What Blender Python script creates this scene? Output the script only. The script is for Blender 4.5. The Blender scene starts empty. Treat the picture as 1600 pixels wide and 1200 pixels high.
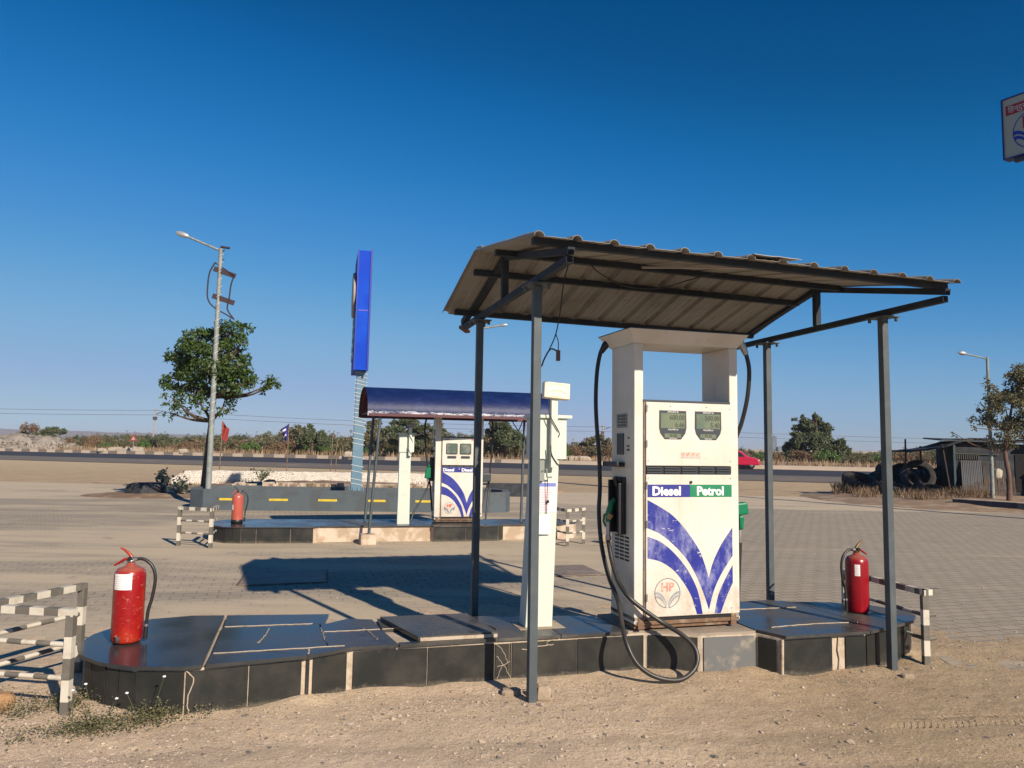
import bpy, math, random
from math import sin, cos, pi, radians, sqrt, atan2, hypot
from mathutils import Vector, Matrix, noise

scene = bpy.context.scene
COL = scene.collection
# ------------------------------------------------------------------ camera
H_EYE = 1.6
F_PX, PITCH, ROLL = 1225.4, 0.0933, 0.0162
cd = bpy.data.cameras.new("camera"); cam = bpy.data.objects.new("camera", cd); COL.objects.link(cam)
fw = Vector((0, cos(PITCH), sin(PITCH))); up0 = Vector((0, -sin(PITCH), cos(PITCH))); rt0 = Vector((1, 0, 0))
rt = cos(ROLL) * rt0 + sin(ROLL) * up0; up = -sin(ROLL) * rt0 + cos(ROLL) * up0
m = Matrix((rt, up, -fw)).transposed().to_4x4(); m.translation = Vector((0, 0, H_EYE))
cam.matrix_world = m
cd.sensor_width = 36; cd.lens = F_PX / 1600 * 36; cd.shift_y = -19.5 / 1600
cd.clip_start = 0.05; cd.clip_end = 9000
scene.camera = cam
# ------------------------------------------------------------------ sky, sun, exposure
SUN_AZ, SUN_EL = radians(145), radians(29)      # clockwise from +Y: behind the camera, to the right
w = bpy.data.worlds.new("World"); scene.world = w; w.use_nodes = True
nt = w.node_tree; bg = nt.nodes["Background"]
sky = nt.nodes.new("ShaderNodeTexSky"); sky.sky_type = 'NISHITA'; sky.sun_disc = False
sky.sun_elevation = SUN_EL; sky.sun_rotation = SUN_AZ
sky.altitude = 0; sky.air_density = 1.0; sky.dust_density = 0.0; sky.ozone_density = 3.0
# the camera's rendering of a dry winter sky: deeper blue overhead, paler at the horizon
def _vm(op, v):
    n = nt.nodes.new('ShaderNodeVectorMath'); n.operation = op; n.inputs[1].default_value = (v, v, v); return n
m0 = _vm('MULTIPLY', .1); m1 = _vm('MULTIPLY', 10.0); cv = nt.nodes.new('ShaderNodeRGBCurve')
for c, pts in zip(cv.mapping.curves[:3], (((0, 0), (.09, .0), (.138, .008), (.231, .06), (.418, .19), (.806, .33), (1, .38)),
                                          ((0, 0), (.178, .078), (.242, .145), (.386, .262), (.631, .40), (.922, .45), (1, .48)),
                                          ((0, 0), (.332, .26), (.429, .42), (.617, .60), (.799, .66), (1, .68)))):
    c.points[0].location = pts[0]; c.points[1].location = pts[-1]
    for p in pts[1:-1]: c.points.new(*p)
cv.mapping.extend = 'EXTRAPOLATED'; cv.mapping.update()
nt.links.new(sky.outputs[0], m0.inputs[0]); nt.links.new(m0.outputs[0], cv.inputs['Color']); nt.links.new(cv.outputs[0], m1.inputs[0]); nt.links.new(m1.outputs[0], bg.inputs[0])
bg.inputs[1].default_value = 0.078
sd = bpy.data.lights.new("sun", 'SUN'); sun = bpy.data.objects.new("sun", sd); COL.objects.link(sun)
sd.energy = 4.9; sd.angle = radians(0.55); sd.color = (1.0, 0.87, 0.71)
sun.rotation_euler = Vector((-sin(SUN_AZ) * cos(SUN_EL), -cos(SUN_AZ) * cos(SUN_EL), -sin(SUN_EL))).to_track_quat('-Z', 'Y').to_euler()
scene.view_settings.view_transform = 'Standard'; scene.view_settings.look = 'None'
scene.view_settings.exposure = 0.36; scene.view_settings.gamma = 1.0

# ------------------------------------------------------------------ mesh helpers
class MB:
    def __init__(s): s.v = []; s.f = []; s.m = []; s.s = []
    def add(s, vs, fs, mat=0, smooth=False):
        o = len(s.v); s.v += [tuple(p) for p in vs]
        for f in fs: s.f.append(tuple(i + o for i in f)); s.m.append(mat); s.s.append(smooth)
    def box(s, x0, x1, y0, y1, z0, z1, mat=0):
        vs = [(x, y, z) for z in (z0, z1) for y in (y0, y1) for x in (x0, x1)]
        s.add(vs, [(0, 2, 3, 1), (4, 5, 7, 6), (0, 1, 5, 4), (2, 6, 7, 3), (0, 4, 6, 2), (1, 3, 7, 5)], mat)
    def hexa(s, b, t, mat=0):       # two quads, bottom and top, same winding (ccw from above)
        s.add(list(b) + list(t), [(3, 2, 1, 0), (4, 5, 6, 7), (0, 1, 5, 4), (1, 2, 6, 5), (2, 3, 7, 6), (3, 0, 4, 7)], mat)
    def bar(s, p0, p1, w, h=None, mat=0, upv=(0, 0, 1)):
        h = h or w; p0, p1 = Vector(p0), Vector(p1); d = (p1 - p0).normalized(); u = Vector(upv)
        if abs(d.dot(u)) > 0.98: u = Vector((0, 1, 0))
        r = d.cross(u).normalized(); u = r.cross(d).normalized(); r *= w / 2; u *= h / 2
        a = [p0 - r - u, p0 + r - u, p0 + r + u, p0 - r + u]; b = [p + (p1 - p0) for p in a]
        s.add(a + b, [(0, 1, 2, 3), (7, 6, 5, 4), (1, 0, 4, 5), (2, 1, 5, 6), (3, 2, 6, 7), (0, 3, 7, 4)], mat)
    def tube(s, pts, r, n=8, mat=0, caps=True):
        pts = [Vector(p) for p in pts]; k = len(pts); rs = r if isinstance(r, (list, tuple)) else [r] * k
        t0 = (pts[1] - pts[0]).normalized(); u = Vector((0, 0, 1)) if abs(t0.z) < 0.9 else Vector((1, 0, 0))
        nrm = t0.cross(u).normalized(); vs = []; tp = t0
        for i, p in enumerate(pts):
            t = (pts[min(i + 1, k - 1)] - pts[max(i - 1, 0)]).normalized()
            if t.length < 1e-6: t = tp
            nrm = (nrm - t * nrm.dot(t)).normalized(); b = t.cross(nrm); tp = t
            for j in range(n):
                a = 2 * pi * j / n; vs.append(p + (nrm * cos(a) + b * sin(a)) * rs[i])
        fs = [(i * n + j, i * n + (j + 1) % n, (i + 1) * n + (j + 1) % n, (i + 1) * n + j) for i in range(k - 1) for j in range(n)]
        s.add(vs, fs, mat, True)
        if caps: s.add(vs[:n], [tuple(reversed(range(n)))], mat); s.add(vs[-n:], [tuple(range(n))], mat)
    def lathe(s, prof, c=(0, 0, 0), n=24, mat=0, smooth=True):
        vs = [(c[0] + r * cos(2 * pi * j / n), c[1] + r * sin(2 * pi * j / n), c[2] + z) for r, z in prof for j in range(n)]
        fs = [(i * n + j, i * n + (j + 1) % n, (i + 1) * n + (j + 1) % n, (i + 1) * n + j) for i in range(len(prof) - 1) for j in range(n)]
        s.add(vs, fs, mat, smooth)
    def prism(s, poly, z0, z1, mat=0, topmat=None):   # ccw polygon in plan
        n = len(poly); vs = [(x, y, z0) for x, y in poly] + [(x, y, z1) for x, y in poly]
        s.add(vs, [(i, (i + 1) % n, n + (i + 1) % n, n + i) for i in range(n)] + [tuple(reversed(range(n)))], mat)
        s.add(vs[n:], [tuple(range(n))], mat if topmat is None else topmat)
    def plate(s, poly, y, t, mat=0):    # polygon in the x-z plane, front face at y, thickness t going +y
        n = len(poly); A = sum(poly[i][0] * poly[(i + 1) % n][1] - poly[(i + 1) % n][0] * poly[i][1] for i in range(n))
        if A < 0: poly = poly[::-1]
        vs = [(x, y, z) for x, z in poly] + [(x, y + t, z) for x, z in poly]
        s.add(vs, [tuple(range(n)), tuple(reversed(range(n, 2 * n)))] + [(i, n + i, n + (i + 1) % n, (i + 1) % n) for i in range(n)], mat)
    def build(s, name, mats, parent=None, bevel=0, solid=0, sub=0):
        me = bpy.data.meshes.new(name); me.from_pydata(s.v, [], s.f)
        for mt in (mats if isinstance(mats, (list, tuple)) else [mats]): me.materials.append(mt)
        me.polygons.foreach_set('material_index', s.m); me.polygons.foreach_set('use_smooth', s.s); me.update()
        o = bpy.data.objects.new(name, me); COL.objects.link(o)
        if parent: o.parent = parent
        if bevel:
            b = o.modifiers.new('b', 'BEVEL'); b.width = bevel; b.segments = 2; b.limit_method = 'ANGLE'; b.angle_limit = radians(40)
        if solid:
            b = o.modifiers.new('s', 'SOLIDIFY'); b.thickness = solid; b.offset = 0
        if sub:
            b = o.modifiers.new('d', 'SUBSURF'); b.levels = sub; b.render_levels = sub
        return o
def thing(name, loc, rz, label, cat, group=None):
    o = bpy.data.objects.new(name, None); COL.objects.link(o); o.location = loc; o.rotation_euler = (0, 0, rz)
    o.empty_display_size = .2
    return tag(o, label, cat, group)
def tag(o, label, cat, group=None):
    o['label'] = label; o['category'] = cat
    if group: o['group'] = group
    return o
def kind(o, k): o['kind'] = k; return o
def copy_tree(o, parent=None):
    c = o.copy(); COL.objects.link(c)
    if parent: c.parent = parent
    for ch in list(o.children): copy_tree(ch, c)
    return c
def lerp(a, b, t): return a + (b - a) * t
def smooth_line(pts, k=6):          # Catmull-Rom
    P = [Vector(p) for p in pts]; P = [P[0] * 2 - P[1]] + P + [P[-1] * 2 - P[-2]]; out = []
    for i in range(1, len(P) - 2):
        for j in range(k):
            t = j / k; a, b, c, d = P[i - 1:i + 3]
            out.append(0.5 * ((2 * b) + (c - a) * t + (2 * a - 5 * b + 4 * c - d) * t * t + (3 * b - a - 3 * c + d) * t ** 3))
    out.append(P[-2]); return out
def text_obj(name, s, size, mat, parent, loc, rot=(pi / 2, 0, 0), bold=0.0, align='LEFT', thick=0.0008, sx=1.0, spacing=1.0):
    cu = bpy.data.curves.new('t', 'FONT'); cu.body = s; cu.size = size; cu.offset = bold; cu.extrude = thick
    cu.align_x = align; cu.space_character = spacing; cu.resolution_u = 3
    to = bpy.data.objects.new('t', cu); COL.objects.link(to)
    bpy.context.view_layer.update()
    me = bpy.data.meshes.new_from_object(to.evaluated_get(bpy.context.evaluated_depsgraph_get()))
    bpy.data.objects.remove(to); me.materials.clear(); me.materials.append(mat)
    o = bpy.data.objects.new(name, me); COL.objects.link(o); o.parent = parent
    o.location = loc; o.rotation_euler = rot; o.scale = (sx, 1, 1); return o

# ------------------------------------------------------------------ materials
def new_mat(name):
    mt = bpy.data.materials.new(name); mt.use_nodes = True; return mt, mt.node_tree, mt.node_tree.nodes['Principled BSDF']
class NT:
    """tiny node-graph helper"""
    def __init__(s, nt): s.nt = nt
    def n(s, typ, **kw):
        nd = s.nt.nodes.new('ShaderNode' + typ)
        for k, v in kw.items(): setattr(nd, k, v)
        return nd
    def l(s, a, b): s.nt.links.new(a, b)
    def coord(s, kind='Object'):
        return s.n('TexCoord').outputs[kind] if kind != 'World' else s.n('NewGeometry').outputs['Position']
    def mapping(s, v, scale=(1, 1, 1), rot=(0, 0, 0), loc=(0, 0, 0)):
        mp = s.n('Mapping'); s.l(v, mp.inputs[0]); mp.inputs[1].default_value = loc; mp.inputs[2].default_value = rot; mp.inputs[3].default_value = scale
        return mp.outputs[0]
    def noise(s, v, scale, detail=4, rough=.55, dist=0):
        nd = s.n('TexNoise'); s.l(v, nd.inputs['Vector']); nd.inputs['Scale'].default_value = scale
        nd.inputs['Detail'].default_value = detail; nd.inputs['Roughness'].default_value = rough; nd.inputs['Distortion'].default_value = dist
        return nd.outputs['Fac']
    def ramp(s, f, a, b, lo=0.0, hi=1.0):
        r = s.n('MapRange'); r.interpolation_type = 'SMOOTHSTEP'; s.l(f, r.inputs[0]); r.inputs[1].default_value = a; r.inputs[2].default_value = b
        r.inputs[3].default_value = lo; r.inputs[4].default_value = hi; return r.outputs[0]
    def mix(s, f, a, b, blend='MIX'):
        mx = s.n('Mix', data_type='RGBA', blend_type=blend)
        for inp, v in ((mx.inputs[0], f), (mx.inputs[6], a), (mx.inputs[7], b)):
            if hasattr(v, 'links') or hasattr(v, 'is_linked'): s.l(v, inp)
            elif isinstance(v, (tuple, list)): inp.default_value = (*v, 1)
            else: inp.default_value = v
        return mx.outputs[2]
    def math(s, op, a, b=0.0):
        m = s.n('Math', operation=op)
        for inp, v in ((m.inputs[0], a), (m.inputs[1], b)):
            if isinstance(v, (int, float)): inp.default_value = v
            else: s.l(v, inp)
        return m.outputs[0]
    def bump(s, h, bsdf, strength=.3, dist=.01, prev=None):
        b = s.n('Bump'); b.inputs['Strength'].default_value = strength; b.inputs['Distance'].default_value = dist
        s.l(h, b.inputs['Height'])
        if prev: s.l(prev, b.inputs['Normal'])
        s.l(b.outputs[0], bsdf.inputs['Normal']); return b.outputs[0]
def M(name, col, rough=.6, metal=0.0, col2=None, scale=4, lo=.45, hi=.65, bump=0, bscale=60, dust=0, dustcol=(.38, .28, .19), coat=0, spec=None, streak=False):
    mt, nt, bs = new_mat(name); g = NT(nt); v = g.coord('Object')
    bs.inputs['Roughness'].default_value = rough; bs.inputs['Metallic'].default_value = metal
    if coat: bs.inputs['Coat Weight'].default_value = coat; bs.inputs['Coat Roughness'].default_value = .1
    if spec is not None: bs.inputs['Specular IOR Level'].default_value = spec
    c = None
    if col2:
        vv = g.mapping(v, (1, 1, .18)) if streak else v
        c = g.mix(g.ramp(g.noise(vv, scale, 6, .62), lo, hi), col, col2)
    if dust:
        geo = g.n('NewGeometry'); sx = g.n('SeparateXYZ'); g.l(geo.outputs['Normal'], sx.inputs[0])
        f = g.math('MULTIPLY', g.ramp(sx.outputs[2], .1, .9), g.ramp(g.noise(v, 7, 5), .3, .75, 0, 1))
        f = g.math('MULTIPLY', g.math('ADD', f, g.ramp(g.noise(v, 3, 6, .65), .52, .8, 0, .5)), dust)
        c = g.mix(f, c if c is not None else col, dustcol)
    if c is None: bs.inputs['Base Color'].default_value = (*col, 1)
    else: g.l(c, bs.inputs['Base Color'])
    if bump: g.bump(g.noise(v, bscale, 5), bs, bump, .004)
    return mt

SLATE = M('slate_paint', (.056, .072, .080), .6, 0, (.075, .092, .10), 5, dust=.12)
FRAME = M('frame_paint_shaded', (.022, .03, .042), .7, 0, (.035, .042, .05), 5, spec=.25)  # slate made darker: the shade under the roof is put into this colour
TUBE_END = M('tube_shade_black', (.004, .004, .006), .95, spec=0)  # black standing in for the shade inside a tube
STEEL = M('galvanised_steel', (.42, .42, .42), .4, .8, (.3, .3, .3), 8)
RUST = M('rusty_steel', (.17, .10, .06), .8, .2, (.3, .22, .15), 14, dust=.5)
def grimy_white(name):
    mt, nt, bs = new_mat(name); g = NT(nt); v = g.coord('Object'); sx = g.n('SeparateXYZ'); g.l(v, sx.inputs[0])
    c = g.mix(g.ramp(g.noise(v, 1.8, 6, .65), .38, .75), (.66, .63, .565), (.57, .52, .43))
    c = g.mix(g.ramp(g.noise(g.mapping(v, (14, 14, .8)), 1.6, 5, .6), .56, .74, 0, .35), c, (.42, .35, .26))
    c = g.mix(g.math('MULTIPLY', g.ramp(sx.outputs[2], .85, .32), g.ramp(g.noise(v, 5, 6, .7), .38, .7)), c, (.44, .36, .27))
    c = g.mix(g.ramp(g.noise(v, 34, 5, .8), .67, .70, 0, .55), c, (.25, .19, .14))
    c = g.mix(g.ramp(g.noise(g.mapping(v, (1, 1, 2.5), (0, .5, 0)), 6, 6, .8), .66, .70, 0, .5), c, (.40, .33, .27))
    g.l(c, bs.inputs['Base Color']); g.l(g.ramp(g.noise(v, 4, 4), .3, .7, .32, .5), bs.inputs['Roughness'])
    g.bump(g.noise(v, 2.2, 2), bs, .25, .02); return mt
WHITE = grimy_white('dispenser_white')
CREAM = M('column_white', (.56, .61, .53), .5, 0, (.46, .50, .42), 3, .5, .8, dust=.2)
DEVICE = M('device_cream', (.76, .66, .5), .5, dust=.15)
BLACKP = M('black_plastic', (.012, .012, .015), .45, dust=.12)
DARKP = M('dark_grey_plastic', (.035, .045, .055), .4, dust=.1)
RUBBER = M('rubber_hose', (.02, .019, .019), .42, dust=.25, dustcol=(.2, .16, .12))
GREENP = M('green_plastic', (.0, .16, .07), .35, dust=.15)
LCD = M('lcd_glass', (.17, .20, .13), .12, 0, (.12, .16, .12), 5)
INK = M('dark_ink', (.05, .06, .045), .5)
WHITEINK = M('white_ink', (.85, .85, .85), .5)
LABELBLUE = M('label_blue', (.014, .022, .22), .5, 0, (.09, .10, .34), 9, .5, .78)
LABELGREEN = M('label_green', (.01, .20, .09), .4, 0, (.05, .28, .14), 9, .5, .75)
def band_mat(name, fade):
    mt, nt, bs = new_mat(name); g = NT(nt); v = g.coord('Object')
    base = g.mix(g.ramp(g.noise(v, 4, 5), .35, .7), (.014, .022, .23), (.024, .034, .28))
    c = g.mix(g.math('MULTIPLY', g.ramp(g.noise(g.mapping(v, (1, 1, .5)), 5.5, 7, .72), .47, .70), fade), base, (.30, .31, .50))
    c = g.mix(g.math('MULTIPLY', g.ramp(g.noise(g.mapping(v, (1, 1, 3.2), (0, .4, 0)), 11, 6, .8), .61, .66), min(1, fade * 1.1)), c, (.74, .72, .72))
    g.l(c, bs.inputs['Base Color']); bs.inputs['Roughness'].default_value = .4; return mt
BANDFADED = band_mat('faded_blue_vinyl', .85); BANDNEW = band_mat('blue_vinyl', .12)
LOGORED = M('faded_red_ink', (.75, .22, .17), .5, 0, (.8, .42, .34), 20); LOGOGREY = M('faded_logo_grey', (.25, .27, .30), .5, 0, (.4, .4, .4), 15)
LOGOLINE = M('logo_outline', (.10, .13, .16), .5); LOGORED2 = M('red_ink', (.62, .02, .02), .45); LOGOBLUE2 = M('logo_blue', (.03, .045, .30), .45)
PLASTER = M('worn_plaster', (.40, .30, .21), .9, 0, (.55, .46, .36), 5, .4, .6, bump=.8, bscale=25)
CONC = M('concrete', (.30, .25, .20), .9, 0, (.22, .19, .15), 6, bump=.6, bscale=40, dust=.4)
GROUT = M('pale_grout', (.47, .39, .30), .9, 0, (.35, .28, .2), 20, bump=.4)
PAPER = M('paper', (.82, .80, .76), .7, 0, (.72, .69, .64), 6)
BLUEPAINT = M('sign_blue', (.001, .045, .46), .6, 0, (.002, .065, .52), 1.2, spec=.15)
BARK = M('bark', (.065, .042, .03), .9, 0, (.12, .08, .055), 18, bump=1, bscale=30, streak=True)
def granite(name, top):
    mt, nt, bs = new_mat(name); g = NT(nt); v = g.coord('Object')
    c = g.mix(g.noise(v, 160, 3), (.008, .010, .013) if top else (.010, .012, .012), (.05, .055, .06) if top else (.026, .028, .026))
    d = g.ramp(g.noise(v, 2.6, 7, .66), .36, .74, .10 if top else .0, .62 if top else .22)
    if top:
        sv = g.n('SeparateXYZ'); g.l(v, sv.inputs[0]); d = g.math('MULTIPLY', d, g.ramp(sv.outputs[0], -1.6, -.4, .35, 1))
    sp = g.ramp(g.noise(v, 55, 4, .7), .62, .75, 0, .35)
    d = g.math('MAXIMUM', d, sp)
    if not top:
        sx = g.n('SeparateXYZ'); g.l(v, sx.inputs[0]); low = g.ramp(g.math('ADD', sx.outputs[2], g.math('MULTIPLY', g.noise(v, 9, 6, .7), -.10)), -.045, .0, .75, 0)
        d = g.math('MAXIMUM', d, g.math('MULTIPLY', low, g.ramp(g.noise(v, 60, 5, .8), .3, .6)))
        d = g.math('MAXIMUM', d, g.ramp(g.noise(v, 120, 4, .8), .66, .72, 0, .5))
    c = g.mix(d, c, (.17, .15, .125) if top else (.15, .125, .095))
    g.l(c, bs.inputs['Base Color']); g.l(g.math('ADD', g.math('MULTIPLY', d, .7), .13 if top else .42), bs.inputs['Roughness'])
    bs.inputs['Specular IOR Level'].default_value = .22 if top else .3; g.bump(g.noise(v, 30, 4), bs, .05, .004); return mt
GRTOP = granite('granite_slab', True); GRSIDE = granite('granite_tile', False)
def leaf_mat(name, a, b, c, trans=.25):
    mt, nt, bs = new_mat(name); g = NT(nt); geo = g.n('NewGeometry')
    cl = g.noise(g.coord('Object'), 1.1, 3)
    col = g.mix(geo.outputs['Random Per Island'], a, b); col = g.mix(g.ramp(cl, .35, .68), col, c)
    g.l(col, bs.inputs['Base Color']); bs.inputs['Roughness'].default_value = .55
    tr = g.n('BsdfTranslucent'); g.l(col, tr.inputs[0]); ms = g.n('MixShader'); ms.inputs[0].default_value = trans
    out = nt.nodes['Material Output']; g.l(bs.outputs[0], ms.inputs[1]); g.l(tr.outputs[0], ms.inputs[2]); g.l(ms.outputs[0], out.inputs[0]); return mt
LEAF = leaf_mat('leaf_green', (.028, .070, .018), (.10, .16, .03), (.06, .10, .022))
LEAF_SCRUB = leaf_mat('leaf_scrub', (.10, .10, .045), (.19, .17, .085), (.14, .125, .065), .15)
LEAF_DARK = leaf_mat('leaf_thorn_tree', (.06, .085, .038), (.13, .15, .07), (.10, .12, .055), .15)
LEAF_BRIGHT = leaf_mat('leaf_bright', (.06, .14, .02), (.10, .19, .03), (.08, .15, .03), .2)
LEAF_GREY = leaf_mat('leaf_grey_green', (.20, .22, .14), (.30, .32, .22), (.25, .26, .17), .25)
LEAF_DRY = leaf_mat('leaf_dry', (.20, .12, .065), (.30, .20, .11), (.15, .085, .05), .15)
STRAW = leaf_mat('dry_straw', (.30, .21, .11), (.42, .31, .18), (.22, .14, .08), .2)

# ------------------------------------------------------------------ ground
DIRT = (.46, .35, .225)
def paver_edge(x):      # y beyond which the block paving is laid
    pts = [(-60, 5.6), (-4, 5.6), (-3, 6.9), (0, 7.4), (3.2, 8.2), (4.0, 7.0), (5.2, 6.0), (60, 5.6)]
    for (a, b), (c, d) in zip(pts, pts[1:]):
        if x <= c: return lerp(b, d, max(0, (x - a)) / (c - a))
    return 5.6
def gz(x, y):
    if y > 10.5 or y < 2 or abs(x) > 12: return -.012 if y > 10 else 0.0
    e = paver_edge(x); n1 = noise.noise(Vector((x * 1.1, y * 1.1, 3))); n2 = noise.noise(Vector((x * 4, y * 4, 1))); n3 = noise.noise(Vector((x * 13, y * 13, 7)))
    h = .014 * n1 + .006 * n2 + .0035 * n3
    a_ = (x - .1555) * cos(.28) + (y - 5.075) * sin(.28); b_ = -(x - .1555) * sin(.28) + (y - 5.075) * cos(.28)
    if -3 < a_ < 3.7:
        fe = [(-3, 1.2), (-2.72, .75), (-2.5, .41), (-2.3, .27), (-1.35, .33), (-1.08, .46), (1.0, .46), (1.36, .29), (1.8, .27), (1.88, .11), (2.6, .11), (3.1, .3), (3.38, .6), (3.7, .9)]
        for (p0, q0), (p1, q1) in zip(fe, fe[1:]):
            if p0 <= a_ <= p1:
                dd = lerp(q0, q1, (a_ - p0) / (p1 - p0)) - b_
                if -.3 < dd < .8: h += .034 * math.exp(-(max(dd, 0) / .13) ** 2) * max(0, .45 + 1.1 * noise.noise(Vector((a_ * 2.6, 7, 0))) + .5 * n2)
    # shallow wheel ruts in front of the island
    for yc in (3.95, 4.45): h -= .010 * math.exp(-((y - yc - .12 * x - .15 * n1) / .10) ** 2)
    t = (y - e + .9 * noise.noise(Vector((x * .8, y * .8, 9)))) / 1.1
    t = max(0, min(1, t)); return lerp(h + .004, -.012 + .004 * n2 + .01 * n1, t)
def ground():
    xs = [-4000, -1500, -600, -250, -120, -60, -30, -18, -12] + [-8 + .25 * i for i in range(16)] + [-4 + .045 * i for i in range(222)] + [6 + .3 * i for i in range(18)] + [12, 20, 40, 80, 160, 400, 1200, 4000]
    ys = [-60, -20, -6, 0, 1.2] + [2.0 + .04 * i for i in range(130)] + [7.2 + .1 * i for i in range(38)] + [11.5, 13, 16, 22, 30, 45, 80, 150, 400, 1200, 5000]
    mb = MB(); vs = [(x, y, gz(x, y)) for y in ys for x in xs]; n = len(xs)
    mb.add(vs, [(j * n + i, j * n + i + 1, (j + 1) * n + i + 1, (j + 1) * n + i) for j in range(len(ys) - 1) for i in range(n - 1)], 0, True)
    mt, nt, bs = new_mat('dirt_ground'); g = NT(nt); P = g.coord('World')
    c = g.mix(g.ramp(g.noise(P, .9, 6, .6), .3, .7), DIRT, (.36, .27, .185))
    c = g.mix(g.ramp(g.noise(P, 6, 6, .7), .42, .72, 0, .7), c, (.52, .405, .28))
    c = g.mix(g.ramp(g.noise(P, 2.2, 4, .6), .55, .75, 0, .5), c, (.35, .26, .19))
    vo = g.n('TexVoronoi'); vo.feature = 'F1'; g.l(g.mapping(P, (38, 38, 38)), vo.inputs['Vector'])
    gr = g.ramp(g.noise(P, 1.6, 4), .42, .62)
    spk = g.math('MULTIPLY', g.ramp(vo.outputs['Distance'], .14, .34, 1, 0), gr)
    sp = g.n('SeparateColor'); g.l(vo.outputs['Color'], sp.inputs[0])
    stone = g.mix(sp.outputs[0], (.24, .20, .18), (.75, .62, .5))
    c = g.mix(g.math('MULTIPLY', spk, g.ramp(sp.outputs[1], .35, .5)), c, stone)
    # greyer, slightly pink ground far in front; lower colour gain to the right
    sx = g.n('SeparateXYZ'); g.l(P, sx.inputs[0])
    gt = g.noise(P, 130, 3, .8); c = g.mix(g.ramp(gt, .52, .62, 0, .55), c, (.60, .50, .38)); c = g.mix(g.ramp(gt, .45, .36, 0, .6), c, (.20, .15, .11))
    c = g.mix(g.ramp(g.noise(P, 17, 5, .75), .55, .68, 0, .4), c, (.27, .20, .145))
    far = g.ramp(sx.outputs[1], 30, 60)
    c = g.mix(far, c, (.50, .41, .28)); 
    c = g.mix(g.math('MULTIPLY', g.ramp(sx.outputs[1], 4.6, 3.4, 0, 1), g.ramp(g.noise(P, 1.3, 4), .4, .7, .2, .8)), c, (.56, .43, .33))
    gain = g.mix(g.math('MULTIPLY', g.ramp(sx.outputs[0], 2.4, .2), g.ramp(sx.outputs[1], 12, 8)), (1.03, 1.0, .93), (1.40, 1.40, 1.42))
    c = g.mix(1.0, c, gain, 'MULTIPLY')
    g.l(c, bs.inputs['Base Color']); bs.inputs['Roughness'].default_value = .95; bs.inputs['Specular IOR Level'].default_value = .15
    tv = g.mapping(P, (1, 1, 1), (0, 0, -.10), (-.0, .0, 0)); ts = g.n('SeparateXYZ'); g.l(tv, ts.inputs[0])
    yy = g.math('ADD', ts.outputs[1], g.math('MULTIPLY', g.noise(P, .8, 2), .12))
    band = g.math('MULTIPLY', g.ramp(g.math('ABSOLUTE', g.math('SUBTRACT', yy, 4.62)), .085, .06), g.ramp(ts.outputs[0], 2.6, 3.0))
    tw = g.math('SINE', g.math('ADD', g.math('MULTIPLY', ts.outputs[0], 150), g.math('MULTIPLY', g.math('ABSOLUTE', g.math('SUBTRACT', yy, 4.62)), 90)))
    tread = g.math('MULTIPLY', g.math('MULTIPLY', band, g.ramp(tw, -.1, .5)), g.ramp(g.noise(P, 3, 4), .38, .55))
    hgt = g.math('SUBTRACT', g.math('ADD', g.math('MULTIPLY', spk, .5), g.noise(P, 45, 6, .75)), g.math('MULTIPLY', tread, 2.2))
    b1 = g.bump(g.noise(P, 8, 6, .65), bs, .8, .03); g.bump(hgt, bs, .9, .012, b1)
    return kind(mb.build('ground', mt), 'structure')
ground()
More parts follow.
